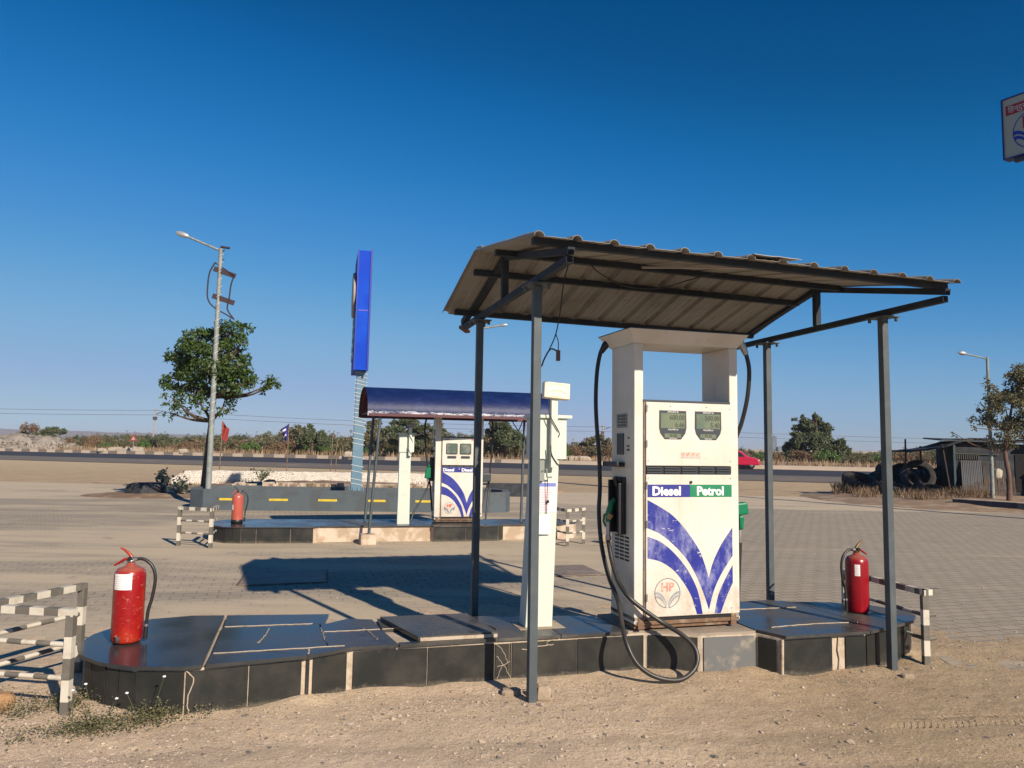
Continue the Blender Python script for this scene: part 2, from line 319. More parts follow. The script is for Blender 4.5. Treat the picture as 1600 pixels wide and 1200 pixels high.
def forecourt():
    mb = MB(); pts = [(-70, 5.0), (-12, 5.0), (-3.9, 4.9), (-2.8, 5.4), (-2.5, 6.3), (2.6, 7.2), (3.4, 6.6), (3.3, 5.6), (4.2, 5.0), (60, 5.0), (60, 17), (20, 22.0), (11.5, 25.5), (10, 27), (-1, 27.5), (-13, 27.5), (-70, 38)]
    mb.add([(x, y, .0) for x, y in pts], [tuple(range(len(pts)))])
    mt, nt, bs = new_mat('block_paving'); g = NT(nt); P = g.coord('World')
    wob = g.n('TexNoise'); wob.inputs['Scale'].default_value = .7; g.l(P, wob.inputs['Vector'])
    v = g.mapping(P, (1, 1, 1), (0, 0, -.28))
    va = g.n('VectorMath', operation='MULTIPLY_ADD'); g.l(wob.outputs['Color'], va.inputs[0]); va.inputs[1].default_value = (.06, .06, 0); g.l(v, va.inputs[2])
    br = g.n('TexBrick'); g.l(va.outputs[0], br.inputs['Vector']); br.inputs['Scale'].default_value = 1
    br.inputs['Brick Width'].default_value = .225; br.inputs['Row Height'].default_value = .145; br.inputs['Mortar Size'].default_value = .011
    br.inputs['Mortar Smooth'].default_value = .25; br.inputs['Bias'].default_value = 0; br.offset = .5
    br.inputs['Color1'].default_value = (.285, .25, .20, 1); br.inputs['Color2'].default_value = (.34, .295, .235, 1); br.inputs['Mortar'].default_value = (.14, .115, .09, 1)
    sx = g.n('SeparateXYZ'); g.l(P, sx.inputs[0])
    # wind-blown sand lying over the blocks in long drifts: more to the left and far back, little at the right
    fc = g.n('FloatCurve'); cu = fc.mapping.curves[0]; g.l(g.math('MULTIPLY', sx.outputs[1], 1 / 40), fc.inputs['Value'])
    kp = [(0, .58), (5.5, .58), (8.3, .46), (10.3, .47), (12.3, .57), (14.2, .50), (16, .43), (20, .45), (22.5, .62), (40, .68)]
    cu.points[0].location = (0, kp[0][1]); cu.points[1].location = (1, kp[-1][1])
    for y_, v_ in kp[1:-1]: cu.points.new(y_ / 40, v_)
    fc.mapping.update()
    nz_ = g.noise(g.mapping(P, (.30, 1.0, 1)), .9, 7, .62)
    big = g.math('ADD', g.math('SUBTRACT', fc.outputs[0], .5), nz_)
    rgt = g.math('MULTIPLY', g.ramp(sx.outputs[0], .8, 3.6, -.05, .18), g.ramp(sx.outputs[1], 24, 15, 0, 1))
    dust = g.ramp(g.math('SUBTRACT', big, rgt), .40, .66, .18, .93)
    sandc = g.mix(g.noise(g.mapping(P, (.6, 2.2, 1)), 1.4, 6, .65), (.47, .38, .265), (.57, .475, .34))
    blotch = g.mix(g.ramp(g.noise(P, 3.2, 6, .7), .4, .75, 0, .55), br.outputs['Color'], (.27, .235, .195))
    c = g.mix(dust, blotch, sandc)
    c = g.mix(g.math('MULTIPLY', g.ramp(g.noise(g.mapping(P, (.25, 1.4, 1)), .8, 5, .6), .56, .70), .5), c, (.22, .19, .16))
    oil = g.math('MULTIPLY', g.ramp(g.noise(P, 1.35, 3, .5), .66, .74), g.ramp(g.noise(P, 9, 4, .7), .35, .6))
    c = g.mix(g.math('MULTIPLY', oil, .6), c, (.12, .10, .085))
    c = g.mix(g.ramp(g.noise(g.mapping(P, (.5, 3.0, 1), (0, 0, .12)), 1.1, 6, .7), .56, .72, 0, .4), c, (.52, .43, .30))
    g.l(c, bs.inputs['Base Color']); bs.inputs['Roughness'].default_value = .9; bs.inputs['Specular IOR Level'].default_value = .2
    hb = g.math('MULTIPLY', br.outputs['Fac'], g.ramp(dust, .1, .95, 1, .12))
    b1 = g.bump(hb, bs, -.9, .012); g.bump(g.noise(P, 40, 5, .7), bs, .4, .006, b1)
    o = mb.build('paved_forecourt', mt); return kind(o, 'structure')
forecourt()

RD = Vector((.952, -.306, 0)); RN = Vector((.306, .952, 0))      # along the road, across it
def road():
    # old grey service strip, then dark new asphalt
    def strip(name, d0, d1, z, mt, x0=-500, x1=500):
        mb = MB(); O = RN * 51.2; k = 24
        for i in range(k):
            a, b = lerp(x0, x1, i / k), lerp(x0, x1, (i + 1) / k)
            q = [O + RD * a + RN * d0, O + RD * b + RN * d0, O + RD * b + RN * d1, O + RD * a + RN * d1]
            mb.add([(p.x, p.y, z) for p in q], [(0, 1, 2, 3)])
        return kind(mb.build(name, mt), 'structure')
    A, nt, bs = new_mat('asphalt'); g = NT(nt); P = g.coord('World')
    g.l(g.mix(g.noise(P, .3, 4), (.022, .022, .028), (.04, .038, .045)), bs.inputs['Base Color']); bs.inputs['Roughness'].default_value = .8
    B, nt, bs = new_mat('old_service_asphalt'); g = NT(nt); P = g.coord('World')
    c = g.mix(g.noise(g.mapping(P, (.08, .5, 1), (0, 0, .31)), 1.5, 5), (.11, .095, .08), (.19, .155, .12))
    c = g.mix(g.ramp(g.noise(P, .25, 5, .7), .55, .75), c, (.32, .24, .16))
    g.l(c, bs.inputs['Base Color']); bs.inputs['Roughness'].default_value = .9
    strip('road', 0, 14.5, .02, A); strip('service_road', -9.5, -.02, .012, B)
    # kerb beyond the road, painted black and white on the left, plain cream on the right
    K, nt, bs = new_mat('painted_kerb'); g = NT(nt); v = g.coord('Object'); sx = g.n('SeparateXYZ'); g.l(v, sx.inputs[0])
    st = g.math('GREATER_THAN', g.math('FRACT', g.math('MULTIPLY', sx.outputs[0], .42)), .5)
    st = g.math('MULTIPLY', st, g.math('LESS_THAN', sx.outputs[0], -22.0))
    c = g.mix(g.math('MULTIPLY', st, .75), g.mix(g.noise(v, 1.0, 4), (.42, .34, .26), (.58, .48, .38)), (.09, .075, .065))
    g.l(c, bs.inputs['Base Color']); bs.inputs['Roughness'].default_value = .85
    mb = MB(); mb.box(-260, 90, 0, .9, 0, .32)
    o = mb.build('far_kerb', K); p = RN * (51.2 + 14.6); o.location = (p.x, p.y, 0); o.rotation_euler = (0, 0, -.311)
    tag(kind(o, 'structure'), 'long low kerb along the far side of the road, black and white on the left', 'kerb')
road()
def verge():
    mb = MB(); O = RN * (51.2 + 15.6); random.seed(5); rows = [0, 2, 5, 9, 15, 30, 60]
    xs = [lerp(-260, 200, i / 120) for i in range(121)]
    vs = []
    for r in rows:
        for x in xs:
            p = O + RD * x + RN * r; vs.append((p.x, p.y, .02 + min(1, r / 5) * (.35 + .3 * noise.noise(Vector((x * .15, r * .3, 0))))))
    n = len(xs); mb.add(vs, [(j * n + i, j * n + i + 1, (j + 1) * n + i + 1, (j + 1) * n + i) for j in range(len(rows) - 1) for i in range(n - 1)], 0, True)
    mt, nt, bs = new_mat('dry_verge'); g = NT(nt); P = g.coord('World')
    g.l(g.mix(g.noise(P, .5, 5, .7), (.22, .14, .08), (.34, .23, .13)), bs.inputs['Base Color']); bs.inputs['Roughness'].default_value = .95
    kind(mb.build('road_verge', mt), 'structure')
verge()
# ------------------------------------------------------------------ islands
def rounded(poly, it=2):
    for _ in range(it):
        out = []
        n = len(poly)
        for i in range(n):
            p, q = poly[i], poly[(i + 1) % n]
            if len(p) > 2 and p[2]: out.append(p)
            else: out.append((lerp(p[0], q[0], .25), lerp(p[1], q[1], .25), 0) if not (len(p) > 2 and p[2]) else p)
            if not (len(q) > 2 and q[2]): out.append((lerp(p[0], q[0], .75), lerp(p[1], q[1], .75), 0))
        poly = out
    return poly
O1, Y1 = (.1555, 5.075), .28
def island_one():
    t = thing('pump_island', (*O1, 0), Y1, 'black granite clad pump island in the foreground, cracked tiles and pale grout', 'pump island')
    lft = [(-1.36, .31), (-2.06, .20), (-2.33, .27), (-2.52, .40), (-2.68, .62), (-2.74, .86), (-2.71, 1.12), (-2.6, 1.36), (-2.42, 1.52), (-2.15, 1.58), (-1.17, 1.43)]
    rgt = [(2.58, 1.24), (3.0, 1.05), (3.28, .86), (3.40, .64), (3.34, .46), (3.2, .33), (3.0, .25), (2.62, .10), (1.88, .10)]
    def lab(pts): return [(x, y) for x, y in pts]
    body = lab([(-1.09, .46), (1.0, .47), (1.36, .30), (1.79, .28), (1.88, .12), (2.60, .12), (3.0, .27), (3.19, .35), (3.32, .47), (3.38, .64), (3.26, .85), (2.99, 1.03), (2.58, 1.22), (2.1, 1.2), (.9, .97), (-.2, 1.17), (-1.06, 1.24), (-1.17, 1.41), (-2.15, 1.56), (-2.41, 1.50), (-2.58, 1.35), (-2.69, 1.12), (-2.72, .86), (-2.66, .63), (-2.50, .42), (-2.32, .29), (-2.05, .22), (-1.36, .33)])
    body = [p for p in body]
    mb = MB(); mb.prism(body, -.05, .2665, 0, 0); mb.build('core', GROUT, t)
    # top slabs: separate stones with thin grout gaps, laid in strips
    def slab(poly, z=.29, mat=GRTOP, nm='top_slab', th=.022):
        mb = MB(); mb.prism(poly, z - th, z); return mb.build(nm, mat, t, bevel=.0025)
    g = .0035
    slab([(-1.96, .205), (-2.06, .185), (-2.34, .255), (-2.54, .39), (-2.7, .61), (-2.765, .86), (-2.73, 1.13), (-2.615, 1.38), (-2.43, 1.54), (-2.15, 1.6), (-1.93, 1.565)][::-1])
    slab([(-1.94, .205), (-1.36, .285), (-1.62, .44), (-1.62, .46), (-1.93, .44)], z=.290)
    slab([(-1.355, .285), (-1.075, .43), (-.78, .43), (-.78, .47), (-1.6, .46), (-1.6, .445)], z=.290)
    slab([(-1.93, .447), (-1.23, .467), (-1.26, 1.13), (-1.915, 1.16)], z=.2895)
    slab([(-1.91, 1.167), (-1.215, 1.137), (-1.17, 1.45), (-1.91, 1.56)], z=.290)
    slab([(-1.222, .47), (-.785, .474), (-.84, .86), (-1.25, .86)], z=.290)
    slab([(-1.25, .866), (-.84, .866), (-.87, 1.2), (-1.045, 1.265), (-1.205, 1.13), (-1.245, 1.13)], z=.2892)
    slab([(-.772, .43), (-.1, .445), (-.1, .5), (-.775, .48)], z=.290)
    slab([(-.1, .445), (.35, .445), (.35, .75), (-.04, .75)], z=.2892)
    slab([(-.045, .757), (.35, .757), (.35, 1.07), (-.16, 1.165), (-.17, 1.16)], z=.2885)
    slab([(.356, .445), (.86, .445), (.80, .98), (.356, 1.065)], z=.290)
    slab([(.01, .50), (-.1, .5)][:0] or [(-.83, .868), (-.19, .868), (-.19, 1.17), (-.83, 1.225)], z=.2878)
    mb = MB(); mb.prism([(-.645, .475), (-.09, .495), (-.17, 1.12), (-.82, 1.13)], .292, .322); o = mb.build('access_cover', GRTOP, t, bevel=.003)
    mb = MB(); mb.box(-.63, -.1, .468, .478, .292, .314); mb.build('cover_edge', GROUT, t)
    slab([(1.81, .285), (1.9, .075), (2.61, .075), (2.5, .23), (2.5, .26)], z=.290)
    slab([(1.80, .30), (2.49, .265), (2.75, .34), (2.72, 1.15), (2.56, 1.265), (2.1, 1.24), (1.80, 1.17)], z=.2895)
    slab([(2.51, .258), (2.62, .075), (3.02, .225), (3.22, .31), (3.37, .45), (3.43, .64), (3.30, .88), (3.02, 1.07), (2.725, 1.15), (2.757, .345)], z=.290)
    # rough cement bed the dispenser stands on
    mb = MB(); mb.prism([(.87, .48), (1.0, .475), (1.36, .31), (1.795, .29), (1.79, 1.17), (.87, 1.05)], .25, .283); mb.build('cement_bed', CONC, t)
    # side tiles
    def tiles(path, h0=.012, h1=.250, th=.012, mat=GRSIDE, nm='side_tile'):
        for (p, q) in zip(path, path[1:]):
            d = Vector((q[0] - p[0], q[1] - p[1])); L = d.length; d.normalize(); n = Vector((d.y, -d.x))
            a = Vector(p[:2]) + d * .004; b = Vector(q[:2]) - d * .004
            mb = MB(); mb.prism([tuple(a + n * th), tuple(b + n * th), tuple(b), tuple(a)], h0 - .05, h1 + random.uniform(-.004, .004)); mb.build(nm, mat, t)
    random.seed(2)
    L = [(-2.66, .63), (-2.60, .545), (-2.50, .42), (-2.42, .36), (-2.32, .29), (-2.05, .22), (-1.70, .275), (-1.39, .322)]
    tiles(L); tiles([(-1.372, .325), (-1.345, .335)]); tiles([(-1.33, .345), (-1.11, .45)])
    tiles([(-1.07, .46), (-.58, .463), (-.12, .466), (-.015, .467), (.0, .467), (.48, .469), (.99, .47)])
    M2 = granite('granite_plastered', False)
    tiles([(1.37, .30), (1.785, .282)], mat=M('dusty_grey_tile', (.12, .125, .125), .7, 0, (.32, .27, .21), 7, .5, .75, dust=.3), nm='dusty_side_tile')
    tiles([(1.02, .46), (1.34, .31)])
    tiles([(1.80, .265), (1.87, .135)]); tiles([(1.90, .12), (2.31, .12)]); tiles([(2.42, .12), (2.60, .12), (2.72, .165), (2.98, .262), (3.10, .31), (3.19, .35), (3.32, .47), (3.37, .6)])
    mb = MB(); mb.tube([(1.885, .105, 0), (1.89, .105, .26)], .012, 5); mb.build('grout_joint', GROUT, t)
    mb = MB(); mb.tube([(2.36, .112, .01), (2.37, .112, .1), (2.355, .11, .16), (2.365, .112, .25)], .006, 5); mb.build('grout_joint', GROUT, t)
    # cracks in tiles
    mb = MB()
    for pl in ([(-.01, .0, .05), (.06, .0, .14), (-.02, 0, .2)], [(.0, 0, .03), (.11, 0, .16)], [(.02, 0, .22), (.07, 0, .12), (.11, 0, .03)], [(.0, 0, .12), (.12, 0, .10)]):
        pass
    def crack(pts, w=.002):
        P = smooth_line([(x, yy, z) for x, yy, z in pts], 5)
        random.seed(len(pts) * 7); P = [p + Vector((random.uniform(-.004, .004), 0, random.uniform(-.003, .003))) for p in P]
        mb = MB(); mb.tube(P, w, 4, caps=False); mb.build('tile_crack', GROUT, t)
    yf = .4545
    crack([(-.11, yf, .25), (-.06, yf, .2), (-.03, yf, .12)]); crack([(-.10, yf, .02), (-.06, yf, .11), (-.01, yf, .02)])
    crack([(-.1, yf, .1), (-.06, yf, .11), (-.015, yf, .13)]); crack([(-.105, yf, .17), (-.06, yf, .11)])
    crack([(.07, yf, .205), (.12, yf, .20), (.17, yf, .22), (.24, yf, .223), (.30, yf, .225)], .003)
    crack([(.17, yf, .22), (.172, yf, .258)]); crack([(.25, yf, .223), (.26, yf, .25), (.3, yf, .258)])
    crack([(-2.04, .205, .26), (-2.0, .214, .2), (-2.03, .21, .1), (-2.02, .21, .02)], .004)
    zt = .2915
    for pl in ([(-1.66, .66), (-1.60, 1.05)], [(-1.24, .62), (-1.255, 1.0)], [(-1.24, .87), (-.85, .87)], [(-.9, .58), (-.96, .93)], [(2.0, .95), (2.6, .93)], [(1.95, .33), (2.3, .36), (2.72, .34)], [(-1.92, .446), (-1.5, .455), (-1.12, .464)], [(-1.9, 1.165), (-1.55, 1.152), (-1.3, 1.14)], [(-1.36, .30), (-1.35, .42)], [(-.83, .865), (-.22, .865)]):
        P = smooth_line([(x, y, zt) for x, y in pl] if len(pl) > 2 else [(pl[0][0], pl[0][1], zt), ((pl[0][0] + pl[1][0]) / 2 + .006, (pl[0][1] + pl[1][1]) / 2, zt), (pl[1][0], pl[1][1], zt)], 8)
        random.seed(int(P[0].x * 100)); P = [p + Vector((random.uniform(-.006, .006), random.uniform(-.006, .006), 0)) for p in P]
        mb = MB(); mb.tube(P, .0036, 4, caps=False); mb.build('grout_line', GROUT, t)
island_one()
O2, Y2 = (-2.24, 12.63), .2
def island_two():
    t = thing('pump_island', (*O2, 0), Y2, 'lower pump island further back, half its black tiles fallen off to bare plaster', 'pump island')
    body = [(-2.2, .28), (-1.95, .2), (-.85, .16), (-.75, .3), (1.02, .32), (1.06, .22), (2.15, .28), (2.25, .42), (3.2, .45), (3.55, .6), (3.68, .9), (3.5, 1.25), (2.6, 1.35), (-.6, 1.38), (-2.1, 1.5), (-2.42, 1.3), (-2.5, .9), (-2.42, .5)]
    mb = MB(); mb.prism(body, -.05, .235); mb.build('core', PLASTER, t)
    e = [(x + (.03 if x > 3 else (-.03 if x < -2 else 0)), y + (-.03 if y < .5 else .02)) for x, y in body]
    mb = MB(); mb.prism(e, .235, .255); mb.build('top_slab', GRTOP, t, bevel=.003)
    def tiles(path, th=.012):
        for p, q in zip(path, path[1:]):
            d = Vector((q[0] - p[0], q[1] - p[1])).normalized(); n = Vector((d.y, -d.x)); a = Vector(p) + d * .004; b = Vector(q) - d * .004
            mb = MB(); mb.prism([tuple(a + n * th), tuple(b + n * th), tuple(b), tuple(a)], -.04, .234); mb.build('side_tile', GRSIDE, t)
    tiles([(-2.5, .9), (-2.46, .7), (-2.42, .5), (-2.32, .4), (-2.2, .28), (-2.08, .24), (-1.95, .2), (-1.72, .192), (-1.2, .175), (-.85, .16)]); tiles([(1.06, .22), (1.6, .25), (2.15, .28), (2.25, .42)])
island_two()

# ------------------------------------------------------------------ dispensers
def logo(parent, cx, cz, rx, rz, y, red, band, line, size):
    mb = MB()
    ring = lambda k, a0, a1, n=40: [(cx + rx * k * cos(lerp(a0, a1, i / n)), cz + rz * k * sin(lerp(a0, a1, i / n))) for i in range(n + 1)]
    o = ring(1, -pi / 2 + .09, 1.5 * pi - .09); i_ = ring(.955, -pi / 2 + .09, 1.5 * pi - .09)
    for a in range(len(o) - 1): mb.plate([o[a], o[a + 1], i_[a + 1], i_[a]], y, .0012, 1)
    def arc(pts, pts2, mat):
        P = smooth_line([(p[0], 0, p[1]) for p in pts], 5); Q = smooth_line([(p[0], 0, p[1]) for p in pts2], 5)
        for k in range(len(P) - 1):
            for sgn in (-1, 1):
                mb.plate([(cx + sgn * P[k].x * rx, cz + P[k].z * rz), (cx + sgn * P[k + 1].x * rx, cz + P[k + 1].z * rz), (cx + sgn * Q[k + 1].x * rx, cz + Q[k + 1].z * rz), (cx + sgn * Q[k].x * rx, cz + Q[k].z * rz)], y, .0012, mat)
    arc([(.98, .12), (.7, .08), (.35, -.18), (.10, -.55), (.06, -.7)], [(.99, -.08), (.72, -.08), (.42, -.28), (.16, -.62), (.09, -.95)], 0)
    arc([(.97, -.16), (.74, -.15), (.45, -.34), (.2, -.66), (.11, -.95)], [(.93, -.34), (.76, -.3), (.5, -.44), (.25, -.74), (.13, -.97)], 0)
    mb.build('emblem', [band, line], parent)
    text_obj('lettering', 'HP', size, red, parent, (cx, y, cz + rz * .14), bold=size * .025, align='CENTER', thick=.0006)
def strip_plates(mb, A, B, y, mat=0, th=.0012):
    P = smooth_line([(a, 0, z) for a, z in A], 5); Q = smooth_line([(a, 0, z) for a, z in B], 5)
    n = max(len(P), len(Q)); 
    def at(L, t):
        f = t * (len(L) - 1); i = min(int(f), len(L) - 2); return L[i].lerp(L[i + 1], f - i)
    for k in range(n - 1):
        a, b, c, d = at(P, k / (n - 1)), at(P, (k + 1) / (n - 1)), at(Q, (k + 1) / (n - 1)), at(Q, k / (n - 1))
        mb.plate([(a.x, a.z), (b.x, b.z), (c.x, c.z), (d.x, d.z)], y, th, mat)
def dispenser(loc, rz, label, cfg):
    t = thing('fuel_dispenser', loc, rz, label, 'fuel dispenser')
    W, D, zb, zd, zt = cfg['W'], cfg['D'], cfg['zb'], cfg['zd'], cfg['zt']; p0, p1 = cfg['door']; pw = cfg['pw']
    # pillars: hollow look, both sides full height
    for nm, x0, x1 in (('pillar', 0, pw), ('pillar', W - pw, W)):
        mb = MB(); mb.box(x0, x1, 0, D, zb, zt); mb.build(nm, WHITE, t, bevel=.006)
    mb = MB(); mb.box(pw, W - pw, .02, D - .02, zb, zd - .01); mb.build('cabinet', WHITE, t)
    mb = MB(); mb.box(pw - .004, W - pw + .004, -.004, D + .004, zd - .012, zd + .004); mb.build('cabinet_top', DARKP, t)
    # head
    if cfg['head']:
        mb = MB(); f = .065
        b = [(-.0, -.0, zt), (W, -.0, zt), (W, D + .03, zt), (0, D + .03, zt)]; tp = [(-f, -f, zt + .10), (W + f, -f, zt + .10), (W + f, D + f + .06, zt + .10), (-f, D + f + .06, zt + .10)]
        mb.hexa(b, tp); mb.build('head', WHITE, t, bevel=.004)
        mb = MB(); mb.hexa([(p[0], p[1], zt + .100) for p in tp], [(p[0], p[1], zt + .106) for p in tp]); mb.build('head_cap', DARKP, t)
    vz0, vz1 = cfg['vent']
    # lower door and upper (display) door on the front
    mb = MB(); mb.box(p0 + .004, p1, -.018, .019, zb + .05, vz0 - .004); ld = mb.build('lower_door', WHITE, t, bevel=.004)
    mb = MB(); mb.box(p0 + .004, p1, -.018, .019, vz1 + .004, zd - .014); ud = mb.build('display_door', WHITE, t, bevel=.004)
    mb = MB(); mb.box(p0 - .012, p0 + .002, -.006, .018, zb + .03, zd - .012); mb.build('door_seam', M('grimy_seam', (.16, .12, .09), .8, 0, (.26, .2, .15), 9), t)
    mb = MB(); mb.box(p0, p1, -.004, .019, vz0, vz1)
    for k in range(3):
        z = lerp(vz0, vz1, (k + .5) / 3)
        for q in range(5):
            a = lerp(p0, p1, (q + .08) / 5); b = lerp(p0, p1, (q + .92) / 5); mb.box(a, b, -.014, -.004, z - .006, z + .004, 1)
    mb.build('vent_grille', [BLACKP, DARKP], t)
    yf = -.0195
    for (a, b, c, d, mt) in cfg['banner']:
        mb = MB(); mb.box(a, b, yf, yf + .0014, c, d); mb.build('banner', mt, ld)
    for (s, x, z, sz, sx, bold) in cfg['text']:
        text_obj('lettering', s, sz, WHITEINK, ld, (x, yf - .0012, z), bold=bold, sx=sx)
    k = cfg['kz']; A0 = cfg['bx']; S = cfg['bs']; z0 = cfg['bz']
    T = lambda pts: [(A0 + (a - .097) * S, z0 + (z - .39) * k) for a, z in pts]
    bands = [([(.097, 1.218), (.2, 1.166), (.304, 1.101), (.409, .997), (.513, .856), (.566, .734), (.594, .645)], [(.097, 1.016), (.2, .973), (.303, .897), (.408, .794), (.486, .676), (.548, .545), (.594, .42)]),
             ([(.097, .956), (.2, .918), (.303, .842), (.407, .729), (.485, .598), (.522, .486), (.542, .391)], [(.097, .801), (.2, .776), (.303, .714), (.381, .629), (.443, .535), (.474, .456), (.495, .391)]),
             ([(.594, .645), (.63, .76), (.701, .889), (.795, 1.01)], [(.594, .42), (.634, .551), (.699, .674), (.795, .805)]),
             ([(.64, .391), (.671, .517), (.726, .627), (.795, .737)], [(.691, .391), (.724, .468), (.758, .54), (.795, .606)])]
    mb = MB()
    for A, B in bands: strip_plates(mb, T(A), T(B), yf)
    mb.build('leaf_stripes', cfg['band'], ld)
    lc = T([(.256, .551)])[0]
    logo(ld, lc[0], lc[1], .104 * S, .106 * k, yf, *cfg['logo'], .085 * S)
    mb = MB(); mb.lathe([(.0, 0), (.011, 0), (.011, .004)], n=12); lk = mb.build('lock', BLACKP, ld); lk.rotation_euler = (pi / 2, 0, 0); lk.location = (lerp(p0, p1, .51), -.0215, vz0 - .06)
    mb = MB()
    for z in (zb + .09, zb + .42, vz0 - .05):
        for x in (p0 + .018, p1 - .015): mb.lathe([(0, -.0004), (.0042, -.0004), (.0042, .003)], n=8); 
    mb = MB()
    for z in (zb + .09, (zb + vz0) / 2, vz0 - .03, vz1 + .04, zd - .05):
        for x in (p0 + .02, p1 - .016): mb.box(x - .004, x + .004, yf - .0012, yf, z - .004, z + .004)
    sc_ = mb.build('screws', STEEL, ld); sc_['kind'] = 'stuff'
    # displays
    if cfg['disp'] == 'tall':
        for cx, lines in ((.303, ('600.00', '6.66', '90.08')), (.597, ('500.00', '5.40', '92.59'))):
            out = [(-.110, 1.872), (.110, 1.872), (.112, 1.745), (.102, 1.705), (.067, 1.661), (-.067, 1.661), (-.102, 1.705), (-.112, 1.745)]
            mb = MB(); mb.plate([(cx + a, z) for a, z in out], yf - .002, .006); dp = mb.build('display', DARKP, ud)
            mb = MB(); mb.box(cx - .10, cx + .10, yf - .0035, yf - .002, 1.742, 1.852); mb.box(cx - .07, cx + .065, yf - .0035, yf - .002, 1.672, 1.702); mb.build('lcd_panel', LCD, dp)
            text_obj('digits', lines[0], .052, INK, dp, (cx + .096, yf - .0045, 1.805), align='RIGHT', bold=.0004, sx=.88)
            text_obj('digits', lines[1], .052, INK, dp, (cx + .096, yf - .0045, 1.752), align='RIGHT', bold=.0004, sx=.88)
            text_obj('digits', lines[2], .032, INK, dp, (cx, yf - .0045, 1.676), align='CENTER', sx=.85)
            text_obj('lettering', 'AMOUNT Rs', .016, WHITEINK, dp, (cx, yf - .0030, 1.857), align='CENTER'); text_obj('lettering', 'VOLUME Ltr', .016, WHITEINK, dp, (cx, yf - .0030, 1.727), align='CENTER')
            text_obj('lettering', 'RATE Rs/Ltr', .012, WHITEINK, dp, (cx, yf - .0030, 1.6635), align='CENTER')
        mb = MB()
        for q in range(4):
            x = .372 + q * .041
            for (a, b, c, d) in ((0, .032, .028, .030), (0, .032, 0, .002), (0, .002, 0, .03), (.030, .032, 0, .03), (.006, .014, .006, .022), (.016, .024, .010, .026)): mb.box(x + a, x + b, yf, yf + .001, 1.535 + c, 1.535 + d)
        mb.build('warning_pictograms', LOGORED, ud)
        for bb in ((.368, .532, yf, yf + .001, 1.524, 1.527), (.28, .288, yf, yf + .001, 1.9, 1.908), (.58, .588, yf, yf + .001, 1.9, 1.908)): mb = MB(); mb.box(*bb); mb.build('small_mark', LOGOLINE, ud)
        for z in (1.60, 1.86, 1.30, 1.02, .5): mb = MB(); mb.tube([(p0 + .008, -.022, z), (p0 + .008, -.022, z + .05)], .006, 8); mb.build('hinge', STEEL, t)
    else:
        for q in range(2):
            cx = lerp(p0, p1, .27 + .38 * q)
            def rr(x0, x1, a0, a1, r, n=4):
                o = []
                for (X, Z, s) in ((x1 - r, a1 - r, 0), (x0 + r, a1 - r, 1), (x0 + r, a0 + r, 2), (x1 - r, a0 + r, 3)):
                    for i in range(n + 1):
                        an = (s + i / n) * pi / 2; o.append((X + r * cos(an), Z + r * sin(an)))
                return o
            mb = MB(); mb.plate(rr(cx - .10, cx + .10, 1.42, 1.61, .025), yf - .004, .008); dp = mb.build('display', DARKP, ud)
            mb = MB(); mb.plate(rr(cx - .085, cx + .085, 1.44, 1.595, .015), yf - .0055, .001); mb.build('lcd_panel', M('dusty_lcd', (.10, .13, .11), .2, 0, (.2, .22, .2), 8), dp)
            mb = MB(); mb.plate(rr(cx - .08, cx + .08, 1.35, 1.395, .018), yf - .003, .006); mb.build('display', DARKP, ud)
        text_obj('lettering', 'Z LINE', .03, LOGOLINE, ud, (p0 + .03, yf - .001, 1.665), bold=.001); text_obj('lettering', 'DUO', .03, LOGORED2, ud, (p1 - .12, yf - .001, 1.665), bold=.001)
    # base frame
    mb = MB()
    mb.box(.0, W, .0, D, zb + .024, zb + .05, 1)
    mb.box(.012, W - .008, .0, D, zb - .006, zb + .020)
    mb.box(.012, W - .03, .02, D - .02, zb - .034, zb - .012)
    for x in (.03, W - .08): mb.box(x, x + .045, -.006, .012, zb - .034, zb + .045)
    mb.build('base_frame', [RUST, BLACKP], t)
    # left side: holster, meter window, vent slots, sticker
    mb = MB(); mb.box(-.008, 0, .12, .294, 1.742, 1.846); sk = mb.build('sticker', M('grey_sticker', (.22, .22, .2), .5, 0, (.35, .34, .3), 12), t)
    mb = MB()
    for r in range(4):
        for c in range(3): mb.box(-.0095, -.0078, .135 + c * .05, .17 + c * .05, 1.755 + r * .023, 1.768 + r * .023)
    mb.build('sticker_print', INK, sk)
    mb = MB(); mb.box(-.008, 0, .176, .293, 1.54, 1.70); mb.build('meter_window', DARKP, t, bevel=.003)
    for bb in ((.08, .12, 1.6, 1.612), (.08, .12, 1.57, 1.585), (.08, .105, 1.66, 1.672)): mb = MB(); mb.box(-.004, 0, *bb); mb.build('small_mark', INK, t)
    mb = MB(); mb.box(-.07, 0, .16, .42, 1.45, 1.485); mb.build('holster_shelf', BLACKP, t, bevel=.006)
    mb = MB(); mb.box(-.012, -.001, .135, .335, .955, 1.375); mb.box(-.06, -.012, .135, .155, .955, 1.33); mb.box(-.06, -.012, .315, .335, .955, 1.35); mb.tube([(-.03, .235, 1.31), (-.045, .235, 1.37)], .018, 8); mb.build('nozzle_holster', BLACKP, t, bevel=.004)
    mb = MB()
    for r in range(7):
        for c in range(3): mb.box(-.0025, 0, .085 + c * .088, .155 + c * .088, .765 + r * .027, .779 + r * .027)
    mb.build('vent_slots', BLACKP, t)
    mb = MB(); mb.box(W, W + .012, .14, .33, .95, 1.36); mb.box(W, W + .05, .15, .4, 1.45, 1.48); mb.build('nozzle_holster', BLACKP, t, bevel=.004)
    return t
